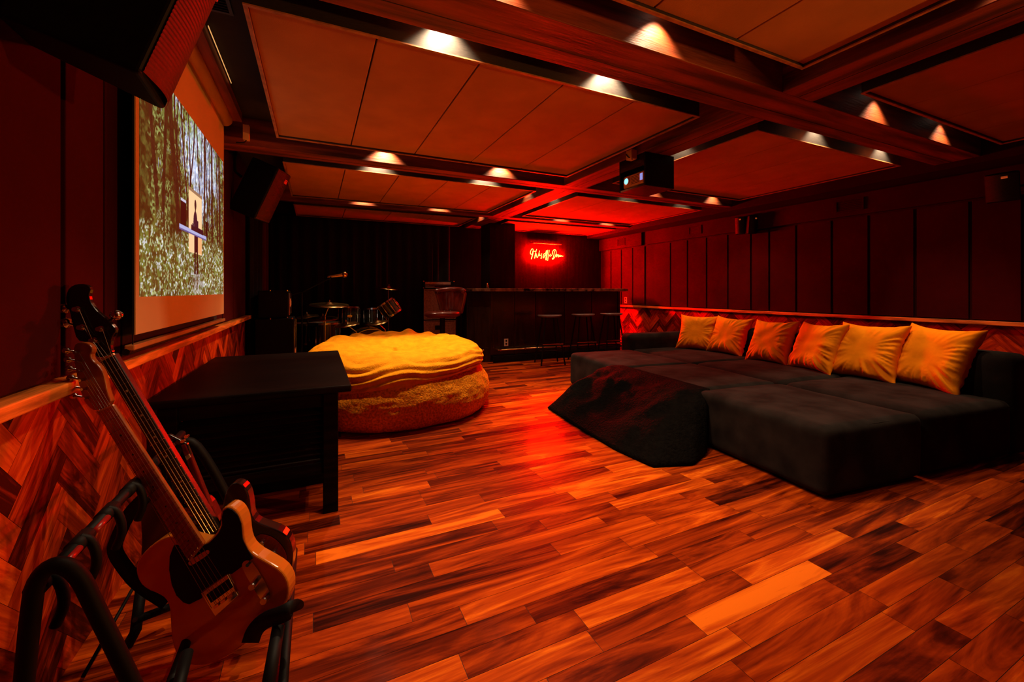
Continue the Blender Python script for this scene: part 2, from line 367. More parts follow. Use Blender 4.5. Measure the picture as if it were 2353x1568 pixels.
dls([(onY(p, 0, 3.8).x, 3.73) for p in (885, 1152)], 'recessed ceiling spot just before the second beam on the left', P0 * 2.6)
dls([(onY(p, 0, 3.8).x, 3.73) for p in (1500, 1640)], 'recessed ceiling spot just before the second beam on the right', P0 * .9)
dls([(onY(p, 0, 4.14).x, 4.07) for p in (868, 1115)], 'recessed ceiling spot just behind the second beam on the left', P0 * 2.4)
dls([(onY(p, 0, 4.14).x, 4.07) for p in (1443, 1568)], 'recessed ceiling spot just behind the second beam on the right', P0 * .3)
dls([(onY(p, 0, 5.81).x, 5.74) for p in (835, 1010)], 'recessed ceiling spot just before the third beam on the left', P0 * 1.1)
dls([(onY(p, 0, 5.81).x, 5.74) for p in (1290, 1395)], 'recessed ceiling spot just before the third beam near the neon sign', P0 * .9)
dls([(2.335, onX(1212, 465, 2.4).y), (2.335, onX(1105, 513, 2.4).y)], 'recessed ceiling spot left of the long beam near the bar', P0 * .4)
dls([(2.735, onX(1272, 470, 2.8).y), (2.735, onX(1560, 358, 2.8).y)], 'recessed ceiling spot right of the long beam', P0 * .5)
dls([(2.335, .55)], 'recessed ceiling spot nearest the viewer, out of the frame', P0 * .5)
l = bpy.data.lights.new('amber_spot', 'SPOT'); l.energy = 330; l.spot_size = math.radians(45); l.spot_blend = .9; l.shadow_soft_size = .07; l.color = (1, .33, .06)
lo = bpy.data.objects.new('amber_spot', l); C.objects.link(lo); lo.location = (4.3, -.6, 1.45); lo.rotation_euler = (Vector((-.68, 2.2, 1.6)) - lo.location).to_track_quat('-Z', 'Y').to_euler()

# ------------------------------------------------------------------ projection screen
t = thing('projection_screen', 'white projector screen showing a forest video, hanging on the left wall', 'projection screen', (-.6, 2.8, .95))
def rel(o_loc, *a): return [a[0] - o_loc[0], a[1] - o_loc[0], a[2] - o_loc[1], a[3] - o_loc[1], a[4] - o_loc[2], a[5] - o_loc[2]]
L0 = (-.6, 2.8, .95)
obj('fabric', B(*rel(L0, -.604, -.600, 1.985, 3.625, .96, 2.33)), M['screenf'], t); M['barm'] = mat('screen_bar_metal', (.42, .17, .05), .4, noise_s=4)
obj('bottom_bar', B(*rel(L0, -.625, -.595, 1.96, 3.65, .905, .925)), M['barm'], t, bevel=.004)
bm = nb(); tube(bm, [(-.02, -.84, -.05), (-.02, .85, -.05)], .012); tube(bm, [(-.008, -.815, -.05), (-.008, -.815, 1.4)], .002); tube(bm, [(-.008, .825, -.05), (-.008, .825, 1.4)], .002)
obj('tension_frame', bm, M['black'], t)
obj('housing', T([(.0, -.9, 1.43), (.0, .88, 1.43)], .045, 20), M['projb'], t, smooth=True)
# picture: colours computed into a colour attribute of a fine grid
W_, H_ = 600, 360
rng = np.random.default_rng(3)
def vnoise(sx, sy, oct=3):
    out = np.zeros((H_, W_)); a = 1; tot = 0
    for o in range(oct):
        gx, gy = max(2, int(sx * 2 ** o)), max(2, int(sy * 2 ** o)); g = rng.random((gy + 2, gx + 2))
        yy = np.linspace(0, gy - .001, H_); xx = np.linspace(0, gx - .001, W_); yi = yy.astype(int); xi = xx.astype(int)
        fy = (yy - yi)[:, None]; fx = (xx - xi)[None]; fy = fy * fy * (3 - 2 * fy); fx = fx * fx * (3 - 2 * fx)
        v = g[yi][:, xi] * (1 - fy) * (1 - fx) + g[yi][:, xi + 1] * (1 - fy) * fx + g[yi + 1][:, xi] * fy * (1 - fx) + g[yi + 1][:, xi + 1] * fy * fx
        out += a * v; tot += a; a *= .6
    return out / tot
U, Vv = np.meshgrid(np.linspace(0, 1, W_), np.linspace(0, 1, H_))
def S(*c): return (np.array(c) / 255.) ** 2.2
img = np.zeros((H_, W_, 3)); img[:] = S(58, 46, 22)
def blend(mask, col): 
    global img
    mask = np.clip(mask, 0, 1)[..., None]; img = img * (1 - mask) + mask * np.asarray(col)
n1 = vnoise(44, 30, 3); n2 = vnoise(110, 76, 2); n3 = vnoise(7, 5, 3); n4 = vnoise(130, 26, 2)
blend((n1 - .44) * 4, S(86, 88, 40))
blend((n2 - .52) * 5 * (n3 > .38), S(140, 156, 88))
sky = np.clip((n3 * .6 + n4 * .6 - .56 + .25 * (Vv - .6) - .5 * np.abs(U - .62)) * 9, 0, 1) * np.clip((Vv - .42) * 8, 0, 1)
blend(sky, S(176, 198, 236)); blend(sky * np.clip((n2 - .5) * 8, 0, 1), S(235, 245, 255))
top = np.clip((Vv - .75) * 4, 0, 1) * np.clip((n1 - .45) * 6, 0, 1); blend(top * .8, S(140, 176, 90))
for (u0, u1, wd, bend, v0) in ((.12, .08, .02, .02, .3), (.2, .17, .018, -.02, .25), (.30, .26, .03, .03, .25), (.345, .30, .012, .03, .4), (.40, .47, .010, -.03, .45), (.44, .36, .012, .02, .45), (.5, .42, .009, 0, .5), (.6, .55, .009, .02, .5), (.66, .63, .016, -.01, .3), (.72, .66, .010, .01, .35), (.78, .76, .02, 0, .3), (.86, .87, .018, .01, .25), (.93, .9, .025, 0, .2), (.24, .33, .007, .02, .5), (.68, .74, .007, .01, .5), (.56, .60, .006, .0, .55)):
    cx = u0 + (u1 - u0) * Vv + bend * np.sin(Vv * 5) + .004 * (n3 - .5)
    blend((1 - np.abs(U - cx) / wd * 1.2) * 3 * (Vv > v0 * (.6 + .8 * n3)), S(58, 38, 24) if wd > .01 else S(40, 28, 22))
low = np.clip((.36 - Vv + .15 * (n3 - .5)) * 9, 0, 1)
blend(low * .8, S(92, 78, 34)); blend(low * np.clip((n1 - .45) * 5, 0, 1), S(108, 122, 52)); blend(low * np.clip((n2 - .52) * 6, 0, 1), S(176, 190, 128)); blend(low * np.clip((n2 - .62) * 12, 0, 1) * (n1 > .45), S(222, 228, 232))
blend(np.clip(1 - ((U - .55) / .09) ** 2 - ((Vv - .07) / .09) ** 2, 0, 1) * np.clip((n2 - .4) * 4, 0, 1), S(200, 196, 196))
img *= (.45 + 1.0 * vnoise(90, 64, 2))[..., None]; img *= (.7 + .6 * vnoise(9, 7, 2))[..., None]
def rect(u0, u1, v0, v1, col, a=1): blend(((U > u0) & (U < u1) & (Vv > v0) & (Vv < v1)) * a, S(*col))
def ell(u, v, a, b, col): blend((((U - u) / a) ** 2 + ((Vv - v) / b) ** 2 < 1) * 1., S(*col))
rect(.425, .60, .24, .60, (255, 214, 160)); rect(.42, .605, .585, .605, (150, 120, 90)); rect(.54, .60, .25, .36, (246, 170, 100), .7)
ell(.51, .525, .013, .03, (30, 26, 34)); rect(.503, .517, .47, .51, (40, 30, 30)); ell(.51, .42, .026, .07, (28, 26, 44)); rect(.49, .505, .36, .45, (30, 28, 50)); rect(.53, .55, .37, .44, (28, 26, 44))
rect(.495, .515, .12, .35, (20, 16, 22)); rect(.525, .545, .12, .35, (20, 16, 22)); rect(.495, .545, .25, .36, (22, 18, 26))
rect(.335, .395, .37, .50, (16, 12, 18)); rect(.335, .395, .497, .51, (200, 205, 230)); rect(.655, .69, .37, .47, (20, 14, 18))
rect(.32, .67, .345, .372, (176, 186, 232)); rect(.32, .67, .345, .352, (90, 90, 150)); rect(.455, .62, .37, .40, (26, 22, 34)); rect(.47, .5, .395, .41, (60, 50, 60)); rect(.345, .352, .12, .345, (90, 90, 110), .6)
img *= (1 - .12 * (1 - Vv))[..., None]
me = bpy.data.meshes.new('picture'); yy = np.linspace(2.02, 3.605, W_); zz = np.linspace(1.10, 2.045, H_)
co3 = np.zeros((H_, W_, 3)); co3[..., 0] = .0012; co3[..., 1] = yy[None] - L0[1]; co3[..., 2] = zz[:, None] - L0[2]
idx = np.arange(W_ * H_).reshape(H_, W_); q = np.stack([idx[:-1, :-1], idx[:-1, 1:], idx[1:, 1:], idx[1:, :-1]], -1).reshape(-1, 4)
me.from_pydata(co3.reshape(-1, 3).tolist(), [], q.tolist())
ca = me.color_attributes.new('pic', 'FLOAT_COLOR', 'POINT'); ca.data.foreach_set('color', np.concatenate([img, np.ones((H_, W_, 1))], -1).astype(np.float32).ravel())
m = bpy.data.materials.new('projected_picture'); m.use_nodes = True; nt = m.node_tree; b = nt.nodes['Principled BSDF']
a = nt.nodes.new('ShaderNodeVertexColor'); a.layer_name = 'pic'; nt.links.new(a.outputs[0], b.inputs['Emission Color']); b.inputs['Emission Strength'].default_value = 1.0; b.inputs['Base Color'].default_value = (.06, .03, .015, 1); b.inputs['Roughness'].default_value = .9
me.materials.append(m); po = bpy.data.objects.new('picture', me); C.objects.link(po); po.parent = t; po['label'] = 'projected forest video of a person at a table with speakers'
# wood fascia above screen with thin lit strip
o = obj('screen_fascia', B(XL, -.50, 1.6, 3.72, 2.395, 2.46), M['beamA'], bevel=.003); tag(o, 'dark wooden fascia board above the projector screen', 'fascia board')
o = obj('led_strip', B(-.489, -.486, 2.55, 3.185, 2.45, 2.456), mat('led_amber', (.9, .5, .2), .4, emis=(1, .5, .15), estr=.8, noise_s=2, noise_amt=.02)); tag(o, 'thin glowing amber line on the ceiling above the screen', 'light strip')
p = onX(566, 307, -.46)
t = thing('wall_box', 'small orange-lit box beside the top end of the screen', 'electrical box', p)
obj('body', B(-.02, .02, -.02, .02, -.05, .06), M['projb'], t, bevel=.003); obj('cable', T([(0, 0, -.05), (-.01, -.02, -.075), (-.06, -.03, -.085)], .004), M['black'], t)
p = onZ(560, 160, ZC) if False else Vector((-.43, 2.35, ZC - .004))
t = thing('ceiling_vent', 'small square dark vent in the ceiling left of the large panel', 'vent', p)
bm = nb()
for q4 in ((-.07, .07, -.07, -.055), (-.07, .07, .055, .07), (-.07, -.055, -.055, .055), (.055, .07, -.055, .055)): box(bm, *q4, -.006, .002)
obj('frame', bm, M['pside'], t)
bm = nb()
for i in range(5): box(bm, -.052, .052, -.045 + i * .021, -.04 + i * .021, -.004, .002)
obj('slat', bm, M['black'], t)

# ------------------------------------------------------------------ loudspeakers
def speaker(name, label, origin, dep_v, wid_v, up_v, D, Wd, Hh, badge='badger', bright=False, bz=.8):
    """origin = bottom-front-near corner; dep_v points to the back"""
    t = thing(name, label, 'speaker', origin); a = Vector(dep_v).normalized(); w = Vector(wid_v).normalized(); u = Vector(up_v).normalized()
    f = lambda x, y, z: a * x + w * y + u * z
    bm = nb(); P = [(0.02, 0), (0.02, Wd), (D, Wd * .78), (D, Wd * .22)]
    vb = [bm.verts.new(f(x, y, 0)) for x, y in P]; vt = [bm.verts.new(f(x, y, Hh)) for x, y in P]
    bm.faces.new(vb[::-1]); bm.faces.new(vt)
    for i in range(4): bm.faces.new((vb[i], vb[(i + 1) % 4], vt[(i + 1) % 4], vt[i]))
    obj('cabinet', bm, M['black'], t, bevel=.012, seg=3)
    # curved grille with perforation ribs
    bm = nb(); n = 10; nz = int(Hh / .006); vs = []
    for k in range(nz + 1):
        z = .01 + (Hh - .02) * k / nz
        vs.append([bm.verts.new(f(.018 - .022 * math.sin(PI * i / n) - .0012 * (k % 2), .008 + (Wd - .016) * i / n, z)) for i in range(n + 1)])
    for k in range(nz):
        for i in range(n): bm.faces.new((vs[k][i], vs[k][i + 1], vs[k + 1][i + 1], vs[k + 1][i]))
    g = obj('grille', bm, mat(name + '_grille', (.012, .004, .003), .55, noise_s=250, noise_amt=.7), t)
    bm = nb(); bx = -.008; 
    for (y0, y1, z0, z1) in ((.5, .68, bz, bz + .05), (.5, .68, bz + .06, bz + .075)):
        v = [bm.verts.new(f(bx, Wd * y, Hh * z)) for y, z in ((y0, z0), (y1, z0), (y1, z1), (y0, z1))]; v2 = [bm.verts.new(f(bx + .004, Wd * y, Hh * z)) for y, z in ((y0, z0), (y1, z0), (y1, z1), (y0, z1))]
        bm.faces.new(v); bm.faces.new(v2[::-1])
        for i in range(4): bm.faces.new((v[i], v2[i], v2[(i + 1) % 4], v[(i + 1) % 4]))
    obj('badge', bm, M[badge], t)
    return t, f
t, f = speaker('wall_speaker', 'large black loudspeaker hung overhead at the top left corner, nearest the viewer', (-.366, 1.3, 1.64), (-.94, -.1, .33), (-.03, .298, .02), (.33, -.02, .94), .30, .30, .62, bz=.56)
obj('bracket', T([f(.15, .15, .62), f(.15, .15, .68), Vector((-.35, .2, .80))], .014), M['black'], t)
t, f = speaker('wall_speaker', 'black loudspeaker hung from the ceiling just past the far end of the screen', onY(590, 506, 4.2), (-.93, 0, .37), (.10, .30, 0), (.37, 0, .93), .26, .27, .5)
obj('bracket', T([f(.3, .13, .3), onY(541, 395, 4.33) - t.location, onY(541, 345, 4.33) - t.location + Vector((0, 0, .12))], .012), M['black'], t)
def small_speaker(px, py, label, face=(-.8, -.6, -.15), s=.13):
    p = onX(px, py, XR - .17 - max(0, s - .13)); d = -Vector(face).normalized(); w = Vector((d.y, -d.x, 0)).normalized(); u = d.cross(w)
    if u.z < 0: u = -u
    t, f = speaker('surround_speaker', label, p, d, w, u, .13, s, .24, 'badge'); obj('bracket', T([f(.12, s / 2, .12), Vector((.16, 0, .14))], .01), M['black'], t)
small_speaker(1688, 540, 'small black speaker on the right wall above the sofa, left of its pair', (-.95, -.3, -.1))
small_speaker(1722, 537, 'small black speaker on the right wall above the sofa, right of its pair', (-.3, -.95, -.1))
small_speaker(2262, 470, 'black speaker high on the right wall near the right frame edge', (-.9, -.1, -.2), .2)

# wall vents / outlets on right wall
def vent(px0, px1, py, label):
    a = onX(px0, py, XR - .055); b = onX(px1, py, XR - .055); y0, y1 = sorted((a.y, b.y))
    t = thing('wall_vent', label, 'vent', (XR - .052, (y0 + y1) / 2, 2.07)); hw = (y1 - y0) / 2
    bm = nb()
    for (p, q, r, s2) in ((-hw, hw, -.065, -.055), (-hw, hw, .055, .065), (-hw, -hw + .012, -.055, .055), (hw - .012, hw, -.055, .055)): box(bm, -.008, .004, p, q, r, s2)
    obj('frame', bm, M['wallr'], t)
    bm = nb()
    for i in range(6): box(bm, -.004, .002, -hw + .012, hw - .012, -.05 + i * .018, -.042 + i * .018)
    obj('slat', bm, M['black'], t)
vent(1419, 1436, 555, 'small wall vent in the soffit right above the bar end, nearer the neon sign')
vent(1583, 1612, 530, 'wall vent in the soffit over the sofa, left of the small speakers')
vent(1920, 1985, 475, 'unlit wall vent in the soffit toward the right frame edge')
def outlet(loc, rz, label):
    t = thing('wall_outlet', label, 'power outlet', loc, rz)
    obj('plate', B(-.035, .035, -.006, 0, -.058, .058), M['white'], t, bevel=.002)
    for dz in (-.024, .024):
        bm = nb(); lathe(bm, [(0, 0), (.016, 0), (.016, .003), (0, .003)], 16, Matrix.Translation((0, -.006, dz)) @ Matrix.Rotation(PI / 2, 4, 'X')); obj('socket', bm, M['black'], t)
outlet(onX(1438, 690, XR - .025), -PI / 2, 'red-lit outlet plate on the right wall just above the dado cap')
outlet(onY(1163, 787, 6.118), -.03, 'outlet plate low on the front of the bar')

# ------------------------------------------------------------------ bar
t = thing('bar_counter', 'long dark wooden bar with a marble top below the neon sign', 'bar', (3.6, 6.5, 0)); ox, oy = 3.6, 6.5
def prism(bm, P, z0, z1):
    a = [bm.verts.new((x, y, z0)) for x, y in P]; b = [bm.verts.new((x, y, z1)) for x, y in P]
    bm.faces.new(a[::-1]); bm.faces.new(b)
    for i in range(len(P)): j = (i + 1) % len(P); bm.faces.new((a[i], a[j], b[j], b[i]))
    return bm
def off(P): return [(x - ox, y - oy) for x, y in P]
BP = [(5.02, 6.06), (2.49, 6.14), (2.2, 6.4), (2.2, 6.9), (2.36, 6.9), (2.36, 6.5), (2.56, 6.29), (5.02, 6.21)]
obj('body', prism(nb(), off(BP), 0, 1.12), M['barwood'], t)
TP = [(5.07, 5.91), (2.44, 5.99), (2.15, 6.25), (2.15, 6.95), (2.42, 6.95), (2.42, 6.68), (2.62, 6.46), (5.07, 6.36)]
obj('marble_top', prism(nb(), off(TP), 1.12, 1.17), M['marble'], t, bevel=.006)
def yf(x): return 6.14 - .08 * (x - 2.49) / 2.53 - oy
for x in (2.5, 2.92, 3.3, 3.85, 4.4, 4.96): obj('stile', B(x - ox, x + .05 - ox, yf(x) - .012, yf(x) + .004, 0.02, 1.12), M['barwood'], t, bevel=.003)
obj('kickboard', B(2.52 - ox, 5.0 - ox, -.455, -.43, 0, .1), M['black'], t)
bm = nb(); tube(bm, [(2.58 - ox, -.48, .2), (3.1 - ox, -.495, .2), (4.98 - ox, -.555, .2)], .012); obj('foot_rail', bm, M['brass'], t, smooth=True)
bm = nb(); tube(bm, [(2.38 - ox, -.40, .2), (2.12 - ox, -.17, .2)], .012); obj('foot_rail', bm, M['brass'], t, smooth=True)
for x in (2.62, 3.05, 3.7, 4.4, 4.94): obj('rail_bracket', T([(x - ox, yf(x), .2), (x - ox, yf(x) - .14, .2)], .016), M['brass'], t)
p = onY(1120, 655, 6.15); t2 = thing('bottle', 'small brass bottle standing on the left end of the bar', 'bottle', (p.x, 6.15, 1.17))
bm = nb(); lathe(bm, [(0, 0), (.022, 0), (.022, .04), (.010, .06), (.010, .085), (0, .085)], 16); obj('body', bm, M['brass'], t2, smooth=True)
bm = nb(); lathe(bm, [(0, .085), (.012, .085), (.012, .1), (0, .1)], 16); obj('cap', bm, M['black'], t2)

# stools
def stool(x, y, label):
    t = thing('bar_stool', label, 'bar stool', (x, y, 0), -.2); bm = nb(); n = 28; rings = []
    for (r, z) in ((.0, .715), (.12, .718), (.17, .725), (.19, .74), (.185, .752), (.15, .748), (.08, .742), (0, .74)):
        rings.append([(r * math.cos(2 * PI * k / n) * 1.02, r * .82 * math.sin(2 * PI * k / n), z + .16 * (r * math.cos(2 * PI * k / n)) ** 2 * 4 * .25) for k in range(n)])
    prev = None
    for rg in rings:
        cur = [bm.verts.new(q) for q in rg]
        if prev:
            for k in range(n): bm.faces.new((prev[k], prev[(k + 1) % n], cur[(k + 1) % n], cur[k]))
        prev = cur
    bmesh.ops.remove_doubles(bm, verts=bm.verts, dist=.0005)
    obj('seat', bm, M['seat'], t, smooth=True)
    for sx in (-1, 1):
        for sy in (-1, 1): obj('leg', T([(sx * .09, sy * .08, .72), (sx * .19, sy * .17, 0)], .012, 8), M['black'], t)
    q = .56; z = .22; a, b = .162, .142
    bm = nb()
    for p, r in (((-a, -b), (a, -b)), ((a, -b), (a, b)), ((a, b), (-a, b)), ((-a, b), (-a, -b))): tube(bm, [(*p, z), (*r, z)], .008, 8)
    obj('footrest', bm, M['black'], t)
    obj('foot_bar', T([(-a, -b - .012, z + .1), (a, -b - .012, z + .1)], .007, 8), M['chrome'], t)
for px, lb in ((1263, 'round black bar stool, leftmost of the three at the bar'), (1340, 'round black bar stool, middle of the three at the bar'), (1405, 'round black bar stool, rightmost of the three at the bar')):
    stool(onY(px, 727, 5.62).x, 5.62, lb)

# leather swivel stool
t = thing('swivel_stool', 'oxblood leather swivel chair with padded tufted back beside the amplifier', 'chair', (1.58, 5.62, 0), -.75)
bm = nb(); lathe(bm, [(0, .765), (.2, .765), (.245, .79), (.25, .82), (.22, .845), (.1, .85), (0, .845)], 32); obj('seat', bm, M['leather'], t, smooth=True)
bm = nb(); n = 20; G1 = []
for j in range(9):
    row = []
    for i in range(n + 1):
        a = PI * (.10 + .80 * i / n); v = j / 8; r = .165 + .045 * v + .012 * math.cos(i * PI / 2.5) * math.sin(v * PI)
        wid = .78 + .22 * v; aa = PI / 2 + (a - PI / 2) * wid
        row.append((r * math.cos(aa) * 1.05 + .06, r * math.sin(aa) + .03, .84 + .30 * v - .02 * abs(a - PI / 2) ** 2))
    G1.append(row)
vs = [[bm.verts.new(q) for q in row] for row in G1]
for j in range(8):
    for i in range(n): bm.faces.new((vs[j][i], vs[j][i + 1], vs[j + 1][i + 1], vs[j + 1][i]))
o = obj('backrest', bm, M['leather'], t, smooth=True); sd = o.modifiers.new('s', 'SOLIDIFY'); sd.thickness = .05; sb = o.modifiers.new('b', 'SUBSURF'); sb.levels = 1; sb.render_levels = 1
obj('top_roll', T([tuple(Vector(q) + Vector((0, 0, .01))) for q in G1[8]], .034, 12), M['leather'], t, smooth=True)
for i in range(7):
    a = 2 * PI * i / 7; bm = nb(); bmesh.ops.create_uvsphere(bm, u_segments=8, v_segments=6, radius=.008, matrix=Matrix.Translation((.12 * math.cos(a), .12 * math.sin(a), .848))); obj('button', bm, M['leather'], t)
bm = nb(); lathe(bm, [(0, 0), (.22, 0), (.22, .02), (.04, .035), (.035, .765), (0, .765)], 28); obj('pedestal', bm, M['black'], t, smooth=False)

# amplifier stack
def amp_cab(z0, z1, label, x=1.84, y=6.78, w=.53, d=.32):
    t = thing('speaker_cabinet', label, 'speaker cabinet', (x, y, z0), -.12); h = z1 - z0
    obj('shell', B(-w / 2, w / 2, -d / 2 + .02, d / 2, .003, h - .003), M['black'], t, bevel=.008)
    obj('grille_backing', B(-w / 2 + .02, w / 2 - .02, -d / 2 + .012, -d / 2 + .02, .025, h - .025), M['black'], t)
    bm = nb()
    for i in range(46): xx = -w / 2 + .025 + (w - .05) * i / 45; box(bm, xx - .0028, xx + .0028, -d / 2 + .006, -d / 2 + .011, .028, h - .028)
    for i in range(int(h / .014)): zz = .03 + i * .014; (zz < h - .03) and box(bm, -w / 2 + .022, w / 2 - .022, -d / 2 + .004, -d / 2 + .0065, zz, zz + .004)
    obj('grille', bm, M['grille'], t)
    bm = nb(); e = .008
    for (a, b, c, d2) in ((-w / 2 + .01, w / 2 - .01, .012, .02), (-w / 2 + .01, w / 2 - .01, h - .02, h - .012), (-w / 2 + .01, -w / 2 + .018, .02, h - .02), (w / 2 - .018, w / 2 - .01, .02, h - .02)): box(bm, a, b, -d / 2 + .002, -d / 2 + .02, c, d2)
    obj('piping', bm, M['grille'], t)
    return t
t = amp_cab(0, .66, 'lower silver-grilled bass speaker cabinet under the other one, left of the bar'); obj('logo', B(-.08, .06, -.168, -.158, .5, .57), M['black'], t)
amp_cab(.66, 1.165, 'upper silver-grilled speaker cabinet stacked below the amplifier head')
t = thing('amplifier_head', 'black amplifier head with a row of knobs on top of the cabinet stack', 'amplifier', (1.83, 6.78, 1.168), -.12)
obj('case', B(-.25, .25, -.12, .12, 0, .12), M['black'], t, bevel=.008)
obj('control_panel', B(-.22, .19, -.126, -.12, .012, .055), M['chrome'], t); obj('vent_panel', B(-.22, .19, -.125, -.12, .065, .105), M['grille'], t)
for i in range(11):
    bm = nb(); lathe(bm, [(0, 0), (.011, 0), (.009, .014), (0, .014)], 12, Matrix.Translation((-.06 + i * .022, -.126, .032)) @ Matrix.Rotation(PI / 2, 4, 'X')); obj('knob', bm, M['black'], t)
for x in (-.245, .245):
    for z in (.006, .114):
        bm = nb(); bmesh.ops.create_uvsphere(bm, u_segments=8, v_segments=6, radius=.012, matrix=Matrix.Translation((x, -.115, z))); obj('corner', bm, M['chrome'], t)

# ------------------------------------------------------------------ neon sign and rack
ny = 7.05
def nx(x, y): return onY(1180 + x / 13.07, 530 + y / 13.07, ny)
ST = [[(535, 860), (560, 790), (585, 690), (595, 600), (575, 540), (545, 555), (515, 615), (500, 670), (515, 715), (545, 715), (560, 690)], [(530, 855), (555, 770), (575, 640)], [(575, 625), (640, 625), (665, 620)],
      [(695, 560), (670, 650), (640, 760), (628, 850), (650, 800), (680, 690)], [(680, 690), (695, 780), (712, 825), (740, 770), (760, 700), (778, 605)],
      [(790, 700), (765, 730), (775, 765), (800, 740), (805, 765)], [(850, 695), (822, 735), (850, 775), (850, 820), (830, 845), (815, 820)],
      [(905, 830), (925, 790), (960, 690), (1000, 565), (985, 720), (965, 885)], [(930, 690), (895, 720), (890, 790), (905, 828)], [(915, 770), (960, 745), (1000, 720)], [(1030, 585), (1010, 720), (990, 890)], [(1075, 590), (1050, 740), (1025, 905)],
      [(1125, 705), (1085, 735), (1090, 775), (1115, 775), (1135, 740), (1150, 745)],
      [(1235, 605), (1215, 720), (1185, 850)], [(1165, 830), (1160, 860), (1200, 860), (1250, 780), (1285, 690), (1275, 600), (1240, 568), (1195, 590), (1165, 660), (1175, 720)],
      [(1300, 710), (1290, 760), (1280, 810), (1305, 750), (1335, 715)], [(1335, 780), (1360, 745), (1345, 720), (1325, 770), (1345, 800), (1370, 785)], [(1400, 735), (1375, 760), (1385, 790), (1405, 750), (1410, 785)], [(1415, 790), (1425, 745), (1435, 785), (1450, 745), (1460, 780), (1490, 765)]]
t = thing('neon_sign', 'glowing red neon script sign on the back wall above the bar', 'neon sign', nx(990, 730))
bm = nb()
for s4 in ST: tube(bm, [nx(*q) - t.location for q in smooth_pts(s4, 2, False)], .0048, 8)
obj('neon_tubes', bm, M['neon'], t)
t = thing('wall_rack', 'red-lit metal shelf rail mounted above the neon sign', 'shelf', onY(1258, 556, 6.96))
bm = nb(); a = onY(1226, 558, 6.9) - t.location; b = onY(1290, 562, 6.9) - t.location; a2 = a + Vector((0, .18, .03)); b2 = b + Vector((0, .18, .03))
tube(bm, [a, b, b2, a2], .010, 8, True); tube(bm, [(a + a2) / 2, (b + b2) / 2], .006, 8)
obj('frame', bm, M['chrome'], t)
bm = nb(); box(bm, a.x + .01, b.x - .01, a.y + .01, a.y + .15, a.z - .004, a.z + .004); obj('shelf', bm, M['leather'], t)

# ------------------------------------------------------------------ projector
t = thing('projector_box', 'black open-fronted box hanging under the beam crossing, holding a projector', 'projector box', (2.565, 2.76, 1.98))
e = .015; hx, hy, hh = .155, .16, .27
obj('side_panel', B(-hx, hx, -hy, -hy + e, 0, hh), M['black'], t); obj('side_panel', B(-hx, hx, hy - e, hy, 0, hh), M['black'], t)
obj('bottom', B(-hx, hx, -hy + e, hy - e, 0, e), M['barwood'], t); obj('back_panel', B(hx - e, hx, -hy + e, hy - e, e, hh), M['black'], t)
obj('front_board', B(-hx, -hx + e, -hy + e, hy - e, .17, hh), M['barwood'], t)
t = thing('projector', 'small orange-lit projector with a glowing blue lens inside the hanging box', 'projector', (2.55, 2.76, 1.997))
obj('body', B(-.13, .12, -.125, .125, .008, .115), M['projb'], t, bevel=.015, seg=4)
bm = nb(); lathe(bm, [(0, 0), (.03, 0), (.034, .012), (.026, .012), (.024, .004), (0, .004)], 24, Matrix.Translation((-.13, .07, .065)) @ Matrix.Rotation(-PI / 2, 4, 'Y')); obj('lens_ring', bm, M['chrome'], t)
bm = nb(); lathe(bm, [(0, .006), (.024, .006), (.018, .012), (0, .014)], 24, Matrix.Translation((-.13, .07, .065)) @ Matrix.Rotation(-PI / 2, 4, 'Y')); obj('lens', bm, M['lens'], t)
bm = nb()
for i in range(6): box(bm, -.1312, -.127, -.075, .02, .03 + i * .012, .034 + i * .012)
obj('vent_slots', bm, M['black'], t)
obj('vent_light', B(-.1315, -.127, -.115, -.085, .04, .095), mat('blue_glint', (.3, .3, .8), .3, emis=(.35, .4, 1), estr=.7, noise_s=60, noise_amt=.8), t)
for y in (-.1, .1): obj('foot', B(-.11, -.08, y - .012, y + .012, 0, .01), M['black'], t)
p = onY(1480, 333, 2.62)
t = thing('cable_box', 'small orange-lit junction box fixed on the beam above the projector box', 'junction box', (2.385, 2.72, 2.26))
obj('body', B(-.045, .014, -.035, .035, -.05, .03), M['projb'], t, bevel=.006); obj('cable', T([(-.046, .03, 0), (-.05, 0, -.03), (-.03, -.03, -.055)], .004), M['black'], t)

# ------------------------------------------------------------------ sofa
an = -math.radians(6); SO = Vector((2.45, 1.30, 0)); ex = Vector((math.cos(6 * PI / 180), -math.sin(6 * PI / 180), 0)); ey = Vector((math.sin(6 * PI / 180), math.cos(6 * PI / 180), 0))
def sof(v, u, z=0): return SO + ex * v + ey * u + Vector((0, 0, z))
mods = [(0.0, .93), (.94, 1.90), (1.91, 2.98)]
olab = ['charcoal velvet ottoman nearest the viewer, with a sharp front corner', 'charcoal velvet ottoman in the middle, black fur throw hanging at its front', 'charcoal velvet ottoman farthest away, near the bar stools']
vo = [(.0, .83), (.03, .85), (.0, .862)]
def piping(parent, hv, hu, z, cx=0, cy=0):
    P = [(cx + sx * (hv - .02), cy + sy * (hu - .02), z) for sx, sy in ((-1, -1), (1, -1), (1, 1), (-1, 1))]; Q = []
    for k in range(4):
        a, b = Vector(P[k]), Vector(P[(k + 1) % 4])
        for w in range(14): Q.append(tuple(a.lerp(b, .04 + .92 * w / 13)))
    obj('piping', T(Q, .0028, 6, True), M['sofa'], parent, smooth=True)
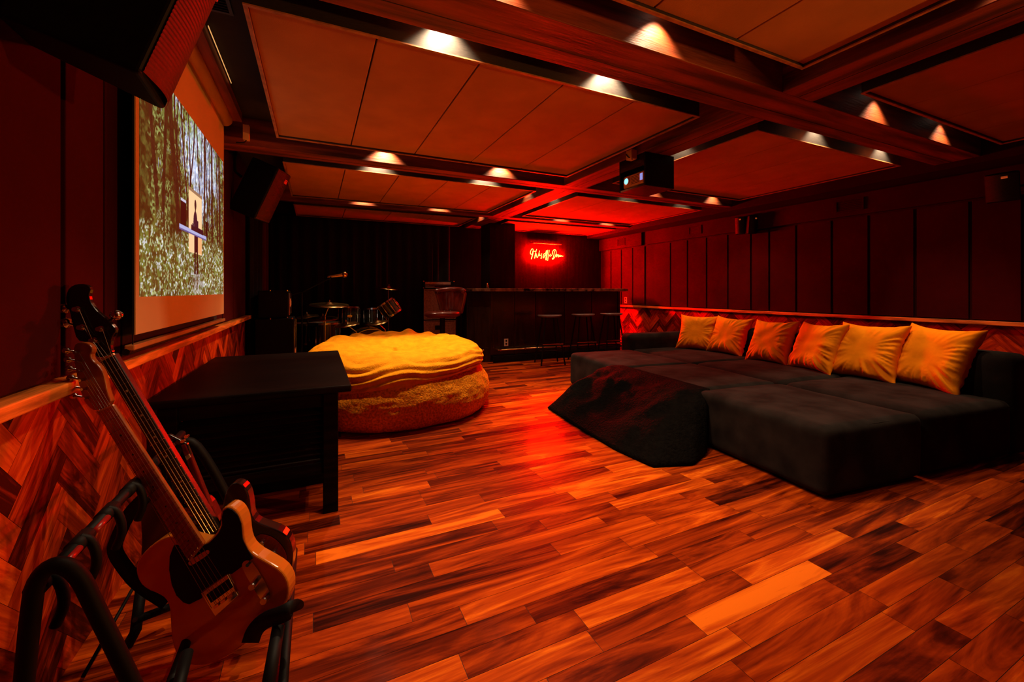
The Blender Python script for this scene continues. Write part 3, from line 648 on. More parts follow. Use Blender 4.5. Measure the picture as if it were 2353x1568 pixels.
def softblock(name, parent, v0, v1, u0, u1, z0, z1, r=.035, puff=.012, amp=.006, seed=0, n=16, o=None):
    bm = nb(); rbox(bm, (v1 - v0) / 2, (u1 - u0) / 2, (z1 - z0) / 2, r, n, puff, amp, seed)
    ob = obj(name, bm, M['sofa'], parent, smooth=True); ob.location = ((v0 + v1) / 2, (u0 + u1) / 2, (z0 + z1) / 2); return ob
for i, ((u0, u1), (v0, v1)) in enumerate(zip(mods, vo)):
    t = thing('ottoman', olab[i], 'ottoman', sof((v0 + v1) / 2, (u0 + u1) / 2), an)
    hv, hu = (v1 - v0) / 2, (u1 - u0) / 2
    softblock('body', t, -hv, hv, -hu, hu, .012, .385, .045, .014, .006, i, 22)
    piping(t, hv, hu, .371)
    for sx in (-1, 1):
        for sy in (-1, 1): obj('foot', B(sx * (hv - .08) - .02, sx * (hv - .08) + .02, sy * (hu - .08) - .02, sy * (hu - .08) + .02, 0, .03), M['black'], t)
t = thing('sectional_sofa', 'long charcoal velvet sofa against the right wall behind the ottomans', 'sofa', sof(1.3, 1.5), an)
O = (1.3, 1.5)
for i, (u0, u1) in enumerate(mods):
    softblock('seat', t, .87 - O[0], 1.80 - O[0], u0 - O[1], u1 - O[1], .012, .385, .05, .016, .007, i + 10, 22)
    softblock('backrest', t, 1.79 - O[0], 2.02 - O[0], u0 - O[1], u1 - O[1], .01, .69, .045, .006, .006, i + 20)
softblock('arm', t, .86 - O[0], 2.02 - O[0], 2.99 - O[1], 3.21 - O[1], .02, .57, .06, .006, .006, 30)
# pillows
def pillow_bm(sz, th, seed):
    bm = nb(); n = 44; rnd = random.Random(seed); G = {}
    for sd in (1, -1):
        for i in range(n + 1):
            for j in range(n + 1):
                a = -1 + 2 * i / n; b = -1 + 2 * j / n
                if sd == -1 and (i in (0, n) or j in (0, n)): G[(sd, i, j)] = G[(1, i, j)]; continue
                ear = 1 + .13 * (abs(a) * abs(b)) ** 3; pin = .05
                x = a * (1 - pin * (1 - b * b) * abs(a) ** 3) * ear; y = b * (1 - pin * (1 - a * a) * abs(b) ** 3) * ear
                t0 = ((1 - a ** 4) * (1 - b ** 4)) ** .55
                ang = math.atan2(b, a); rr = max(abs(a), abs(b))
                mk = max(0, (rr - .35) / .65) ** 1.2; side_ = .35 + .65 * max(0, min(1, .5 + .5 * (a - b)))
                q_ = noise.noise(Vector((math.cos(ang) * 5 + seed, math.sin(ang) * 5, rr * .8))); q2 = noise.noise(Vector((math.cos(ang) * 11 + seed, math.sin(ang) * 11, rr * 1.2)))
                wr = (.75 * (.35 - abs(q_)) + .5 * (.3 - abs(q2))) * mk * side_
                nz = .12 * noise.noise(Vector((a * 2.2 + seed, b * 2.2, sd))) 
                G[(sd, i, j)] = bm.verts.new((x * sz / 2, y * sz / 2, sd * th * max(0, t0 * (1 + nz) + wr * t0 ** .3)))
    for sd in (1, -1):
        for i in range(n):
            for j in range(n):
                bm.faces.new((G[(sd, i, j)], G[(sd, i + 1, j)], G[(sd, i + 1, j + 1)], G[(sd, i, j + 1)]))
    return bm
def frame_pillow(px4, depthfix, label, seed):
    """px4: BL, BR, TR, TL pixels; bottom on the seat, top leaning on the back"""
    bl = onZ(*px4[0], .40); br = onZ(*px4[1], .40); w = (br - bl); wn = w.normalized(); sz = depthfix
    mid = (bl + br) / 2
    up0 = Vector((0, 0, 1)); back = Vector((-wn.y, wn.x, 0)); 
    if back.dot(Vector((1, 0, 0))) < 0: back = -back
    tl = math.radians(24); up = (up0 * math.cos(tl) + back * math.sin(tl)); nrm = wn.cross(up)
    if nrm.dot(back) > 0: nrm = -nrm
    cen = mid + up * sz * .49 + back * .03 + Vector((0, 0, .0))
    return cen, wn, up, nrm, sz, w.length
PL = [((1562, 800), (1628, 806), 'amber velvet cushion, farthest from the viewer, half hidden behind its neighbour', .44),
      ((1622, 806), (1702, 818), 'amber velvet cushion overlapping the farthest one', .44),
      ((1712, 823), (1798, 838), 'amber velvet cushion, third from the far end, beside a dark gap', .44),
      ((1803, 838), (1900, 860), 'deep orange velvet cushion, fourth from the far end', .45),
      ((1916, 858), (2030, 878), 'amber velvet cushion second nearest the viewer', .47),
      ((2040, 873), (2188, 905), 'largest looking amber velvet cushion, nearest the sofa end', .48)]
for i, (a, b, lb, sz) in enumerate(PL):
    cen, wn, up, nrm, s0, wl_ = frame_pillow((a, b), sz, lb, i)
    o = obj('throw_pillow', pillow_bm(sz, .085, i * 3 + 1), M['amber'], smooth=True)
    o.matrix_world = Matrix.Translation(cen) @ Matrix((wn, up, wn.cross(up))).transposed().to_4x4() @ Matrix.Rotation(random.uniform(-.04, .06), 4, 'Z')
    tag(o, lb, 'cushion')
    sm = o.modifiers.new('s', 'SUBSURF'); sm.levels = 1; sm.render_levels = 1
# fur throw
bm = nb(); nu, nv = 46, 34; top = [sof(.10, .90, .40), sof(.06, 1.95, .40)]
fl_ = [Vector((2.02, 1.93, 0)), Vector((1.97, 3.42, 0))]; g = []
for i in range(nu + 1):
    u = i / nu; row = []
    A = top[0].lerp(top[1], u)
    # floor line: near corner bulges out
    Fp = [Vector((2.42, 2.02, .02)), Vector((2.2, 1.93, .015)), Vector((1.93, 2.02, .012)), Vector((1.90, 2.35, .012)), Vector((1.93, 2.8, .012)), Vector((1.97, 3.2, .012)), Vector((2.0, 3.48, .012)), Vector((2.25, 3.6, .02))]
    k = u * 7; k0 = min(6, int(k)); Bp = Fp[k0].lerp(Fp[k0 + 1], k - k0)
    for j in range(nv + 1):
        v = j / nv; p = A.lerp(Bp, v)
        p.z = A.z + (Bp.z - A.z) * (v ** 1.25) + .055 * math.sin(PI * v) * (1 + .4 * math.sin(u * 9))
        q = noise.noise(Vector((p.x * 4, p.y * 4, 3))) * .05 + noise.noise(Vector((p.x * 11, p.y * 11, 5))) * .018
        p += Vector((-.4, 0, 1)) * q * min(1, v * 3) * (1 - v ** 4); p.z = max(p.z, .008); row.append(bm.verts.new(p))
    g.append(row)
for i in range(nu):
    for j in range(nv): bm.faces.new((g[i][j], g[i + 1][j], g[i + 1][j + 1], g[i][j + 1]))
o = obj('fur_throw', bm, M['fur'], smooth=True); sd = o.modifiers.new('s', 'SOLIDIFY'); sd.thickness = .02; sd.offset = -1; tag(o, 'black fur throw spilling from the middle ottoman onto the floor', 'blanket')

# ------------------------------------------------------------------ bean bag
bx, by, R0 = .71, 4.22, .86
t = thing('bean_bag', 'huge round mustard yellow plush bean bag behind the black table', 'bean bag', (bx, by, 0))
def blob(prof, n, fn, name, m):
    bm = nb(); rg = []
    for (r, z) in prof:
        rg.append([bm.verts.new(fn(r, z, 2 * PI * k / n)) for k in range(n)])
    for A, Q in zip(rg, rg[1:]):
        for k in range(n): bm.faces.new((A[k], A[(k + 1) % n], Q[(k + 1) % n], Q[k]))
    bm.faces.new(rg[0][::-1]); bm.faces.new(rg[-1])
    return obj(name, bm, m, t, smooth=True)
prof = [(.78, .0), (.86, .02), (.885, .06), (.90, .11), (.91, .16), (.905, .21), (.89, .26), (.865, .31), (.84, .355), (.80, .395), (.73, .43), (.4, .47), (.1, .48)]
_p = []
for (a, b) in zip(prof, prof[1:]):
    for q in range(5): _p.append((a[0] + (b[0] - a[0]) * q / 5, a[1] + (b[1] - a[1]) * q / 5))
prof = _p + [prof[-1]]
def fb(r, z, a):
    k = 1 + .02 * noise.noise(Vector((math.cos(a) * 2, math.sin(a) * 2, z * 3))) + .012 * noise.noise(Vector((math.cos(a) * 9, math.sin(a) * 9, z * 14)))
    k += .006 * noise.noise(Vector((math.cos(a) * 30, math.sin(a) * 30, z * 40)))
    return (r * k * math.cos(a) * 1.03, r * k * math.sin(a), z)
blob(prof, 220, fb, 'body', M['beanlow'])
prof2 = []; _k = [(.795, .335), (.81, .37), (.81, .41), (.80, .45), (.77, .49), (.72, .525), (.65, .555), (.55, .58), (.42, .595), (.28, .60), (.14, .60), (.03, .60), (.008, .60)]
for (a, b) in zip(_k, _k[1:]):
    for q in range(8): prof2.append((a[0] + (b[0] - a[0]) * q / 8, a[1] + (b[1] - a[1]) * q / 8))
prof2.append(_k[-1])
def ft(r, z, a):
    ca, sa = math.cos(a), math.sin(a); x, y = r * ca, r * sa; back = .5 + .5 * sa; n = noise.noise
    side = max(0, min(1, (.57 - z) / .06)); topm = max(0, min(1, (z - .55) / .04)); lowm = max(0, 1 - (z - .335) / .2)
    wob = n(Vector((ca * 1.5 + 2, sa * 1.5, 0))) * .9 + .15 * n(Vector((ca * 4, sa * 4, 1)))
    ph = (z - .335) / .24 * 4.6 + wob * 1.8 + .25 * ca
    fold = (1 - abs(2 * (ph - math.floor(ph)) - 1)) ** .8 * side * (.6 + .6 * n(Vector((ca * 3 + 7, sa * 3, z * 6))))
    k = 1 + .035 * n(Vector((ca * 1.8 + 3, sa * 1.8, z * 2)))
    rid = n(Vector((x * 2.2 + 1, y * 3.4, 2))); rid2 = 1 - 2 * abs(n(Vector((x * 4 + 1 + rid, y * 7 + rid, 4)))); rid3 = 1 - 2 * abs(n(Vector((x * 9 + rid2, y * 6, 8))))
    rim = math.exp(-((r - .68) / .12) ** 2) * (.015 + .055 * back + .02 * n(Vector((ca * 5, sa * 5, 9))))
    pleat = .035 * n(Vector((ca * 6, sa * 6, 5))) * math.exp(-((r - .62) / .12) ** 2) * max(0, min(1, sa * 2 + .4))
    zz = z + .05 * back * max(0, (z - .335) / .27) + topm * min(1, r * 3) * (.035 * rid + .025 * rid2 + .010 * rid3) + rim + pleat - .085 * topm * math.exp(-(((x - .1) / .42) ** 2 + ((y + .05) / .4) ** 2))
    zz += fold * .018 + (.06 * ca + .02 * n(Vector((ca * 2, sa * 2, 3)))) * lowm + .02 * ca * side
    rr = r * k + fold * .024 + .06 * lowm * max(0, min(1, .45 - .9 * ca))
    return (rr * ca * 1.05, rr * sa, zz)
o = blob(prof2, 240, ft, 'top_cover', M['bean']); 

# ------------------------------------------------------------------ black louvred table
TX0, TX1, TY0, TY1, TZ = -.655, .165, 2.25, 3.62, .65
t = thing('side_table', 'black stained wood table with louvred sides left of the bean bag', 'table', ((TX0 + TX1) / 2, (TY0 + TY1) / 2, 0)); ox, oy = t.location.x, t.location.y
def TB(name, x0, x1, y0, y1, z0, z1, m='tbl', bv=.004): return obj(name, B(x0 - ox, x1 - ox, y0 - oy, y1 - oy, z0, z1), M[m], t, bevel=bv)
TB('tabletop', TX0, TX1, TY0, TY1, TZ - .035, TZ, bv=.008)
lx0, lx1, ly0, ly1 = TX0 + .03, TX1 - .06, TY0 + .055, TY1 - .06
for (x, y) in ((lx0, ly0), (lx1 - .07, ly0), (lx0, ly1 - .07), (lx1 - .07, ly1 - .07)): TB('leg', x, x + .07, y, y + .07, 0, TZ - .035)
TB('apron', lx0 + .07, lx1 - .07, ly0 + .01, ly0 + .04, .54, TZ - .035); TB('apron', lx1 - .04, lx1 - .01, ly0 + .07, ly1 - .07, .54, TZ - .035)
TB('lower_rail', lx0 + .07, lx1 - .07, ly0 + .01, ly0 + .045, .2, .26); TB('lower_rail', lx1 - .045, lx1 - .01, ly0 + .07, ly1 - .07, .2, .26)
TB('back_panel', lx0 + .02, lx1 - .06, ly0 + .3, ly0 + .32, .03, TZ - .04)
TB('shelf', lx0 + .07, lx1 - .07, ly0 + .05, ly1 - .08, .2, .22)
for i in range(9):
    z = .275 + i * .029
    bm = nb(); v = [bm.verts.new(q) for q in ((lx0 + .07 - ox, ly0 + .012 - oy, z), (lx1 - .07 - ox, ly0 + .012 - oy, z), (lx1 - .07 - ox, ly0 + .035 - oy, z + .024), (lx0 + .07 - ox, ly0 + .035 - oy, z + .024), (lx0 + .07 - ox, ly0 + .012 - oy, z - .006), (lx1 - .07 - ox, ly0 + .012 - oy, z - .006), (lx1 - .07 - ox, ly0 + .035 - oy, z + .018), (lx0 + .07 - ox, ly0 + .035 - oy, z + .018))]
    for f_ in ((0, 1, 2, 3), (7, 6, 5, 4), (0, 4, 5, 1), (3, 2, 6, 7), (0, 3, 7, 4), (1, 5, 6, 2)): bm.faces.new([v[k] for k in f_])
    obj('louvre_slat', bm, M['tbl'], t)

# ------------------------------------------------------------------ drum kit (each drum and stand is a thing)
def drum(name, label, cat, loc, axis, r, h, lugs=8, head=True, back='drum'):
    t = thing(name, label, cat, loc); m4 = align((0, 0, 0), axis)
    bm = nb(); lathe(bm, [(r, 0), (r, h)], 36, m4); lathe(bm, [(r - .006, 0), (r - .006, h)], 36, m4); obj('shell', bm, M['drum'], t, smooth=True)
    for z in (0, h):
        bm = nb(); lathe(bm, [(r + .004, z - .012), (r + .012, z - .012), (r + .012, z + .012), (r + .004, z + .014), (r - .004, z + .012), (r - .004, z - .012)], 36, m4); obj('hoop', bm, M['chrome'], t, smooth=False)
        bm = nb(); lathe(bm, [(0, z), (r, z)], 36, m4); obj('drum_head', bm, M['skin'], t)
    for k in range(lugs):
        a = 2 * PI * k / lugs + .3; p = m4 @ Vector((math.cos(a) * (r + .012), math.sin(a) * (r + .012), h / 2)); d = (m4.to_3x3() @ Vector((0, 0, 1)))
        obj('lug', T([p - d * h * .42, p - d * .03, p - d * .025, p + d * .025, p + d * .03, p + d * h * .42], [.003, .003, .009, .009, .003, .003], 6), M['chrome'], t)
    return t
def P3(px, py, Y): return onY(px, py, Y)
p = P3(802, 746, 6.1); t = drum('rack_tom', 'dark green rack tom with an oval badge, left of the mounted toms', 'drum', p, (.03, .12, 1), .125, .225)
bm = nb(); lathe(bm, [(0, 0), (1, 0), (1, .1), (0, .1)], 20, align((0, -.128, .12), (0, -1, 0)) @ Matrix.Diagonal((.032, .018, .04, 1))); obj('badge', bm, M['chrome'], t)
p = P3(858, 744, 6.25); drum('rack_tom', 'dark green rack tom in the middle, right of the badge tom', 'drum', p, (.0, .15, 1), .125, .2)
p = P3(905, 722, 6.1); drum('rack_tom', 'strongly tilted dark tom at the right end of the kit', 'drum', p, (-.55, .1, .8), .12, .2)
p = P3(745, 790, 6.1); drum('floor_tom', 'deep dark floor tom under the ride cymbal', 'drum', (p.x, 6.1, .28), (0, 0, 1), .2, .42)
p = P3(705, 770, 6.3); drum('snare_drum', 'dark drum at the left side of the kit beside the amplifiers', 'drum', (p.x, 6.35, .42), (0, 0, 1), .18, .26)
p = P3(855, 800, 6.3); drum('bass_drum', 'big bass drum lying on its side under the toms', 'drum', (p.x - .05, 5.95, .30), (0, 1, 0), .30, .42, 10)
p = P3(880, 800, 6.3); 
def cymbal(px, py, Y, r, tilt, label, zbot=0, stand=True, boom=0):
    p = P3(px, py, Y); t = thing('cymbal_stand', label, 'cymbal', (p.x, Y, 0)); m4 = align((0, 0, p.z), (tilt, -.12, 1))
    bm = nb(); lathe(bm, [(.006, .03), (.03, .028), (.045, .012), (r * .6, .004), (r, -.008), (r, -.010), (r * .6, .001), (.045, .008), (.006, .024)], 40, m4); obj('cymbal', bm, M['brass'], t, smooth=True)
    obj('wing_nut', T([m4 @ Vector((0, 0, .02)), m4 @ Vector((0, 0, .05)), m4 @ Vector((0, 0, .06))], [.007, .009, .003], 8), M['chrome'], t)
    obj('pole', T([(boom, .02, 0), (boom, .02, p.z * .85), (0, 0, p.z - .01)], [.012, .009, .006], 10), M['chrome'], t)
    for k in range(3):
        a = 2 * PI * k / 3 + .5; obj('leg', T([(boom, .02, .32), (boom + .28 * math.cos(a), .02 + .28 * math.sin(a), .01)], .009, 6), M['chrome'], t)
    return t
cymbal(757, 700, 5.75, .235, .02, 'large brass ride cymbal on a chrome stand, left of the toms', boom=-.05)
cymbal(796, 745, 5.75, .155, -.15, 'tilted brass crash cymbal hanging low in front of the badge tom', boom=.12)
cymbal(868, 741, 5.85, .135, -.22, 'small brass cymbal low in front of the middle tom', boom=.1)
cymbal(742, 731, 5.9, .19, 0, 'brass hi-hat cymbal over the floor tom', boom=.02)
cymbal(706, 727, 6.15, .14, -.12, 'small tilted cymbal at the far left of the kit', boom=.02)
cymbal(893, 662, 6.35, .15, .1, 'dark cymbal on a tall chrome stand at the right rear of the kit', boom=.0)
# microphones
p1 = P3(790, 632, 5.3); p0 = P3(752, 637, 5.3); base = Vector((P3(694, 700, 5.3).x, 5.3, 0))
t = thing('microphone_stand', 'thin black boom microphone stand left of the drum kit', 'microphone stand', base)
obj('pole', T([(0, 0, 0), (0, 0, 1.1)], .009, 8), M['black'], t); obj('boom', T([Vector((-.1, 0, 1.08)), Vector((0, 0, 1.11)), p0 - base + Vector((0.02, 0, -.02))], .006, 8), M['black'], t)
bm = nb(); lathe(bm, [(0, 0), (.13, 0), (.13, .012), (.02, .025), (0, .025)], 24); obj('base', bm, M['black'], t)
t = thing('microphone', 'handheld microphone with a round mesh head clipped on the boom', 'microphone', p0); m4 = align((0, 0, 0), p1 - p0); L = (p1 - p0).length
bm = nb(); lathe(bm, [(0, 0), (.012, 0), (.013, .02), (.02, L - .02), (.022, L - .01), (0, L - .01)], 16, m4); obj('handle', bm, M['brass'], t, smooth=True)
bm = nb(); bmesh.ops.create_uvsphere(bm, u_segments=16, v_segments=12, radius=.034, matrix=m4 @ Matrix.Translation((0, 0, L + .01))); obj('mesh_head', bm, M['brass'], t, smooth=True)
obj('clip', T([(.02, 0, -.03), (.03, 0, .0), (.06, 0, .01)], .014, 8), M['black'], t)
# amps by left wall
def amp_combo(x0, x1, y0, y1, z0, z1, label, tilt=0):
    t = thing('guitar_amplifier', label, 'amplifier', ((x0 + x1) / 2, (y0 + y1) / 2, z0)); hx, hy, h = (x1 - x0) / 2, (y1 - y0) / 2, z1 - z0
    def f(x, y, z): return (x + tilt * (h - z), y, z)
    bm = nb(); v = [bm.verts.new(f(*q)) for q in ((-hx, -hy, 0), (hx, -hy, 0), (hx, hy, 0), (-hx, hy, 0), (-hx, -hy, h), (hx, -hy, h), (hx, hy, h), (-hx, hy, h))]
    for F_ in ((0, 3, 2, 1), (4, 5, 6, 7), (0, 1, 5, 4), (1, 2, 6, 5), (2, 3, 7, 6), (3, 0, 4, 7)): bm.faces.new([v[i] for i in F_])
    obj('cabinet', bm, M['black'], t, bevel=.01)
    bm = nb(); e = .03; v = [bm.verts.new(f(hx + .004, y, z)) for y, z in ((-hy + e, e), (hy - e, e), (hy - e, h - e), (-hy + e, h - e))]; bm.faces.new(v); ob = obj('grille', bm, mat('amp_cloth', (.05, .008, .006), .7, noise_s=200), t); sd = ob.modifiers.new('s', 'SOLIDIFY'); sd.thickness = .004
    bm = nb(); vv = [f(hx + .008, y, z) for y, z in ((-hy + e, e), (hy - e, e), (hy - e, h - e), (-hy + e, h - e))]; tube(bm, vv, .004, 6, True); obj('piping', bm, M['chrome'], t)
    for (yy, zz) in ((-hy, .0), (-hy, h)):
        bm = nb(); bmesh.ops.create_uvsphere(bm, u_segments=8, v_segments=6, radius=.012, matrix=Matrix.Translation(f(hx - .01, yy, zz))); bmesh.ops.create_uvsphere(bm, u_segments=8, v_segments=6, radius=.01, matrix=Matrix.Translation(f(-hx * .2, yy, zz))); obj('corner', bm, M['chrome'], t)
    bm = nb()
    for k, (w2, q) in enumerate(((.02, .12), (.02, .08), (.02, .11), (.02, .06))):
        y0_ = -hy * .35 + k * hy * .3; v = [bm.verts.new(f(hx + .012, y, z)) for y, z in ((y0_, h * .5 - q * .3), (y0_ + hy * .2, h * .5 - q * .3), (y0_ + hy * .2, h * .5 + q * .5), (y0_, h * .5 + q * .5))]; bm.faces.new(v)
    ob = obj('logo', bm, M['badge'], t); sd = ob.modifiers.new('s', 'SOLIDIFY'); sd.thickness = .002
    return t
amp_combo(-.56, -.27, 5.2, 5.62, .83, 1.13, 'black guitar amplifier with an orange script logo, on top of the tilted cabinet')
amp_combo(-.58, -.22, 5.15, 5.65, 0, .825, 'black speaker cabinet with a leaning dark red front, under the small amplifier', -.0)

# ------------------------------------------------------------------ guitars: bodies laid out on a slanted plane
class Plane:
    def __init__(s, P, yaw, pitch):
        s.P = Vector(P); R = Matrix.Rotation(yaw, 3, 'Z') @ Matrix.Rotation(-pitch, 3, 'X'); s.u = R @ Vector((1, 0, 0)); s.v = R @ Vector((0, 0, 1)); s.n = R @ Vector((0, -1, 0))
    def hit(s, px, py, dn=0):
        d = ray(px, py); o = Vector((0, 0, H)); P = s.P + s.n * dn; k = (P - o).dot(s.n) / d.dot(s.n); return o + d * k
def C5(*p): return [(200 + x / 3.2135, 1080 + y / 3.2135) for x, y in p]
def C2(*p): return [(x / 4.355, 540 + y / 4.355) for x, y in p]
def C4(*p): return [(80 + x / 2.45, 620 + y / 2.45) for x, y in p]
def slab(pl, pts, dn, th, base, sm=0):
    """polygon in photo px laid on plane at +dn along the normal with thickness th behind"""
    if sm: pts = smooth_pts(pts, sm)
    bm = nb(); f = [pl.hit(*p, dn) - base for p in pts]; a = [bm.verts.new(p) for p in f]; b = [bm.verts.new(p - pl.n * th) for p in f]
    bm.faces.new(a); bm.faces.new(b[::-1])
    for i in range(len(f)): j = (i + 1) % len(f); bm.faces.new((a[i], b[i], b[j], a[j]))
    return bm
def disc(pl, px, py, dn, r, h, base, n=20, prof=None):
    bm = nb(); c = pl.hit(px, py, dn) - base; lathe(bm, prof or [(0, 0), (r, 0), (r, h * .8), (r * .9, h), (0, h)], n, align(c, pl.n)); return bm
def lerp2(a, b, t): return (a[0] + (b[0] - a[0]) * t, a[1] + (b[1] - a[1]) * t)
tp = Plane((-.185, 1.40, .13), -.36, .03)
base = Vector((-.25, 1.44, 0)); 
t = thing('electric_guitar', 'butterscotch single-cutaway electric guitar with black pickguard and maple neck, in front', 'guitar', base)
TB_ = C5((650, 480), (560, 500), (470, 560), (400, 630), (362, 690), (356, 760), (385, 840), (440, 890), (520, 920), (575, 955), (603, 1010), (612, 1100), (615, 1200), (628, 1300), (665, 1385), (720, 1435), (800, 1455), (890, 1445), (1000, 1405), (1120, 1330), (1230, 1240), (1340, 1150), (1430, 1060), (1480, 970), (1495, 890), (1480, 810), (1430, 740), (1330, 680), (1230, 625), (1180, 570), (1158, 500), (1150, 400), (1125, 330), (1085, 283), (1040, 268), (1000, 285), (980, 335), (985, 400), (965, 455), (905, 525), (862, 545), (760, 520))
obj('body', slab(tp, TB_, 0, .048, base, 1), M['teleb'], t, bevel=.006, seg=3)
PG = C5((640, 560), (610, 640), (606, 740), (625, 850), (660, 930), (710, 980), (755, 995), (845, 950), (838, 905), (1035, 768), (1070, 770), (1225, 655), (1185, 590), (1145, 510), (1137, 400), (1110, 335), (1070, 297), (1038, 285), (1005, 305), (995, 350), (998, 410), (970, 470), (900, 545), (860, 560))
obj('pickguard', slab(tp, PG, .003, .003, base, 0), M['rubber'], t)
CP = C5((1145, 685), (1185, 665), (1232, 690), (1345, 885), (1352, 950), (1320, 995), (1285, 970), (1145, 735))
obj('control_plate', slab(tp, CP, .0035, .003, base, 1), M['chrome'], t)
for (x, y) in ((1240, 835), (1326, 940)): obj('knob', disc(tp, *C5((x, y))[0], .004, .0095, .02, base), M['chrome'], t, smooth=False)
obj('switch', T([tp.hit(*C5((1185, 705))[0], .004) - base, tp.hit(*C5((1185, 705))[0], .02) - base], [.003, .005], 8), M['black'], t)
obj('bridge', slab(tp, C5((840, 915), (1035, 775), (1115, 930), (945, 1085)), .006, .006, base), M['chrome'], t, bevel=.001)
obj('pickup', slab(tp, C5((880, 925), (1040, 810), (1075, 870), (915, 985)), .009, .004, base), M['black'], t)
for i in range(3): a = lerp2((925, 1030), (1080, 920), (i + .5) / 3); obj('saddle', slab(tp, C5((a[0] - 22, a[1] + 5), (a[0] + 12, a[1] - 20), (a[0] + 22, a[1] - 5), (a[0] - 12, a[1] + 20)), .012, .006, base), M['brass'], t)
obj('neck_pickup', slab(tp, C5((745, 680), (880, 592), (905, 597), (900, 625), (775, 708), (752, 706)), .009, .008, base, 1), M['chrome'], t)
NL, NR, EL, ER = C4((340, 800))[0], C4((435, 760))[0], C5((748, 690))[0], C5((862, 552))[0]
obj('neck', slab(tp, [NL, NR, ER, EL], .014, .014, base), M['maple'], t, bevel=.005)
bm = nb()
for i in range(1, 22):
    k = 1 - 2 ** (-i / 12); k /= (1 - 2 ** (-22 / 12)); a = tp.hit(*lerp2(NL, EL, k), .0148) - base; b = tp.hit(*lerp2(NR, ER, k), .0148) - base; tube(bm, [a, b], .0009, 5)
obj('frets', bm, M['leather'], t)
for i in (3, 5, 7, 9, 12, 15, 17, 19):
    k = 1 - 2 ** (-(i - .5) / 12); k /= (1 - 2 ** (-22 / 12)); m2 = lerp2(lerp2(NL, EL, k), lerp2(NR, ER, k), .5); obj('fret_marker', disc(tp, *m2, .0141, .0028, .0006, base, 12), M['black'], t)
obj('nut', slab(tp, [NL, NR, lerp2(NR, ER, .008), lerp2(NL, EL, .008)], .018, .006, base), M['white'], t)
HS = [(168, 793), (182, 787), (197, 787), (209, 795), (213, 806), (207, 818), (213, 830), (226, 840), (236, 856), (241, 875), (246, 900), (257.6, 930), (218.8, 946.5), (202, 936), (190, 918), (182, 892), (175, 862), (170, 830)]
obj('headstock', slab(tp, HS, .008, .016, base, 1), M['maple'], t, bevel=.003)
for i in range(6):
    a = lerp2((181, 810), (202, 914), i / 5); b = lerp2((160, 807), (177, 911), i / 5)
    obj('tuning_post', disc(tp, *a, .008, .0042, .014, base, 12), M['chrome'], t)
    q0 = tp.hit(*lerp2(a, b, .4), -.004) - base; q1 = tp.hit(*b, -.004) - base; dd = (q1 - q0).normalized()
    obj('tuning_peg', T([q0, q1, q1 + dd * .003, q1 + dd * .008, q1 + dd * .014, q1 + dd * .016], [.003, .003, .008, .0095, .008, .003], 8), M['chrome'], t, smooth=True)
bm = nb()
for i in range(6):
    k = (i + .7) / 6.4; a = lerp2(NL, NR, k); b = C5(lerp2((900, 1040), (1095, 900), k))[0]
    po_ = lerp2((181, 810), (202, 914), 1 - i / 5.)
    tube(bm, [tp.hit(*po_, .012) - base, tp.hit(*a, .0185) - base, tp.hit(*b, .0165) - base], .0005 if i > 2 else .0007, 5)
obj('strings', bm, M['string'], t)
# strap hanging from the lower strap pin
def ribbon(pts, w, th=.003):
    bm = nb(); pr = None; P = [Vector(p) for p in pts]
    for i, p in enumerate(P):
        tg = (P[min(i + 1, len(P) - 1)] - P[max(i - 1, 0)]).normalized(); sd = tg.cross(Vector((0, -1, 0.25))).normalized() if not isinstance(w, tuple) else Vector(w[1])
        ww = w if not isinstance(w, tuple) else w[0]
        q = (bm.verts.new(p - sd * ww / 2), bm.verts.new(p + sd * ww / 2))
        if pr: bm.faces.new((pr[0], q[0], q[1], pr[1]))
        pr = q
    return bm
sp = smooth_pts([tuple(tp.hit(x, y, d) - base) for x, y, d in ((575, 1478, .01), (585, 1448, .03), (610, 1425, .04), (645, 1415, .05), (672, 1400, .04), (680, 1395, .01), (675, 1390, -.03), (655, 1398, -.05))], 2, False)
o = obj('strap', ribbon(sp, .045), M['rubber'], t, smooth=True); sd = o.modifiers.new('s', 'SOLIDIFY'); sd.thickness = .003
# bass
bp = Plane(Vector((-.185, 1.40, .13)) - tp.n * .12, -.22, .03); base = Vector((-.3, 1.57, 0))
t = thing('bass_guitar', 'black four-string bass guitar with dark fretboard, standing behind the butterscotch guitar', 'bass guitar', base)
BB = C5((430, 195), (400, 260), (392, 340), (398, 430), (402, 540), (395, 640), (400, 800), (470, 900), (620, 1000), (760, 1100), (950, 1140), (1150, 1110), (1330, 1020), (1450, 900), (1505, 760), (1522, 640), (1512, 560), (1485, 500), (1430, 455), (1330, 418), (1245, 385), (1212, 340), (1205, 260), (1190, 175), (1160, 122), (1110, 96), (1060, 108), (1025, 160), (1000, 260), (985, 380), (930, 450), (800, 400), (650, 390), (530, 300), (480, 215))
obj('body', slab(bp, BB, 0, .042, base, 1), M['blackg'], t, bevel=.01, seg=3)
obj('pickguard', slab(bp, C5((1240, 495), (1290, 475), (1380, 505), (1450, 580), (1478, 650), (1470, 705), (1300, 640), (1180, 560)), .004, .003, base, 1), M['maroon'], t)
for (x, y) in ((1300, 530), (1388, 600)): obj('knob', disc(bp, *C5((x, y))[0], .004, .010, .022, base), M['chrome'], t)
bl, br_, bel, ber = (227, 828), (259, 812), (470, 1235), C4((1035, 1460))[0]
obj('neck', slab(bp, [bl, br_, ber, bel], .014, .026, base), M['rose'], t, bevel=.004)
bm = nb()
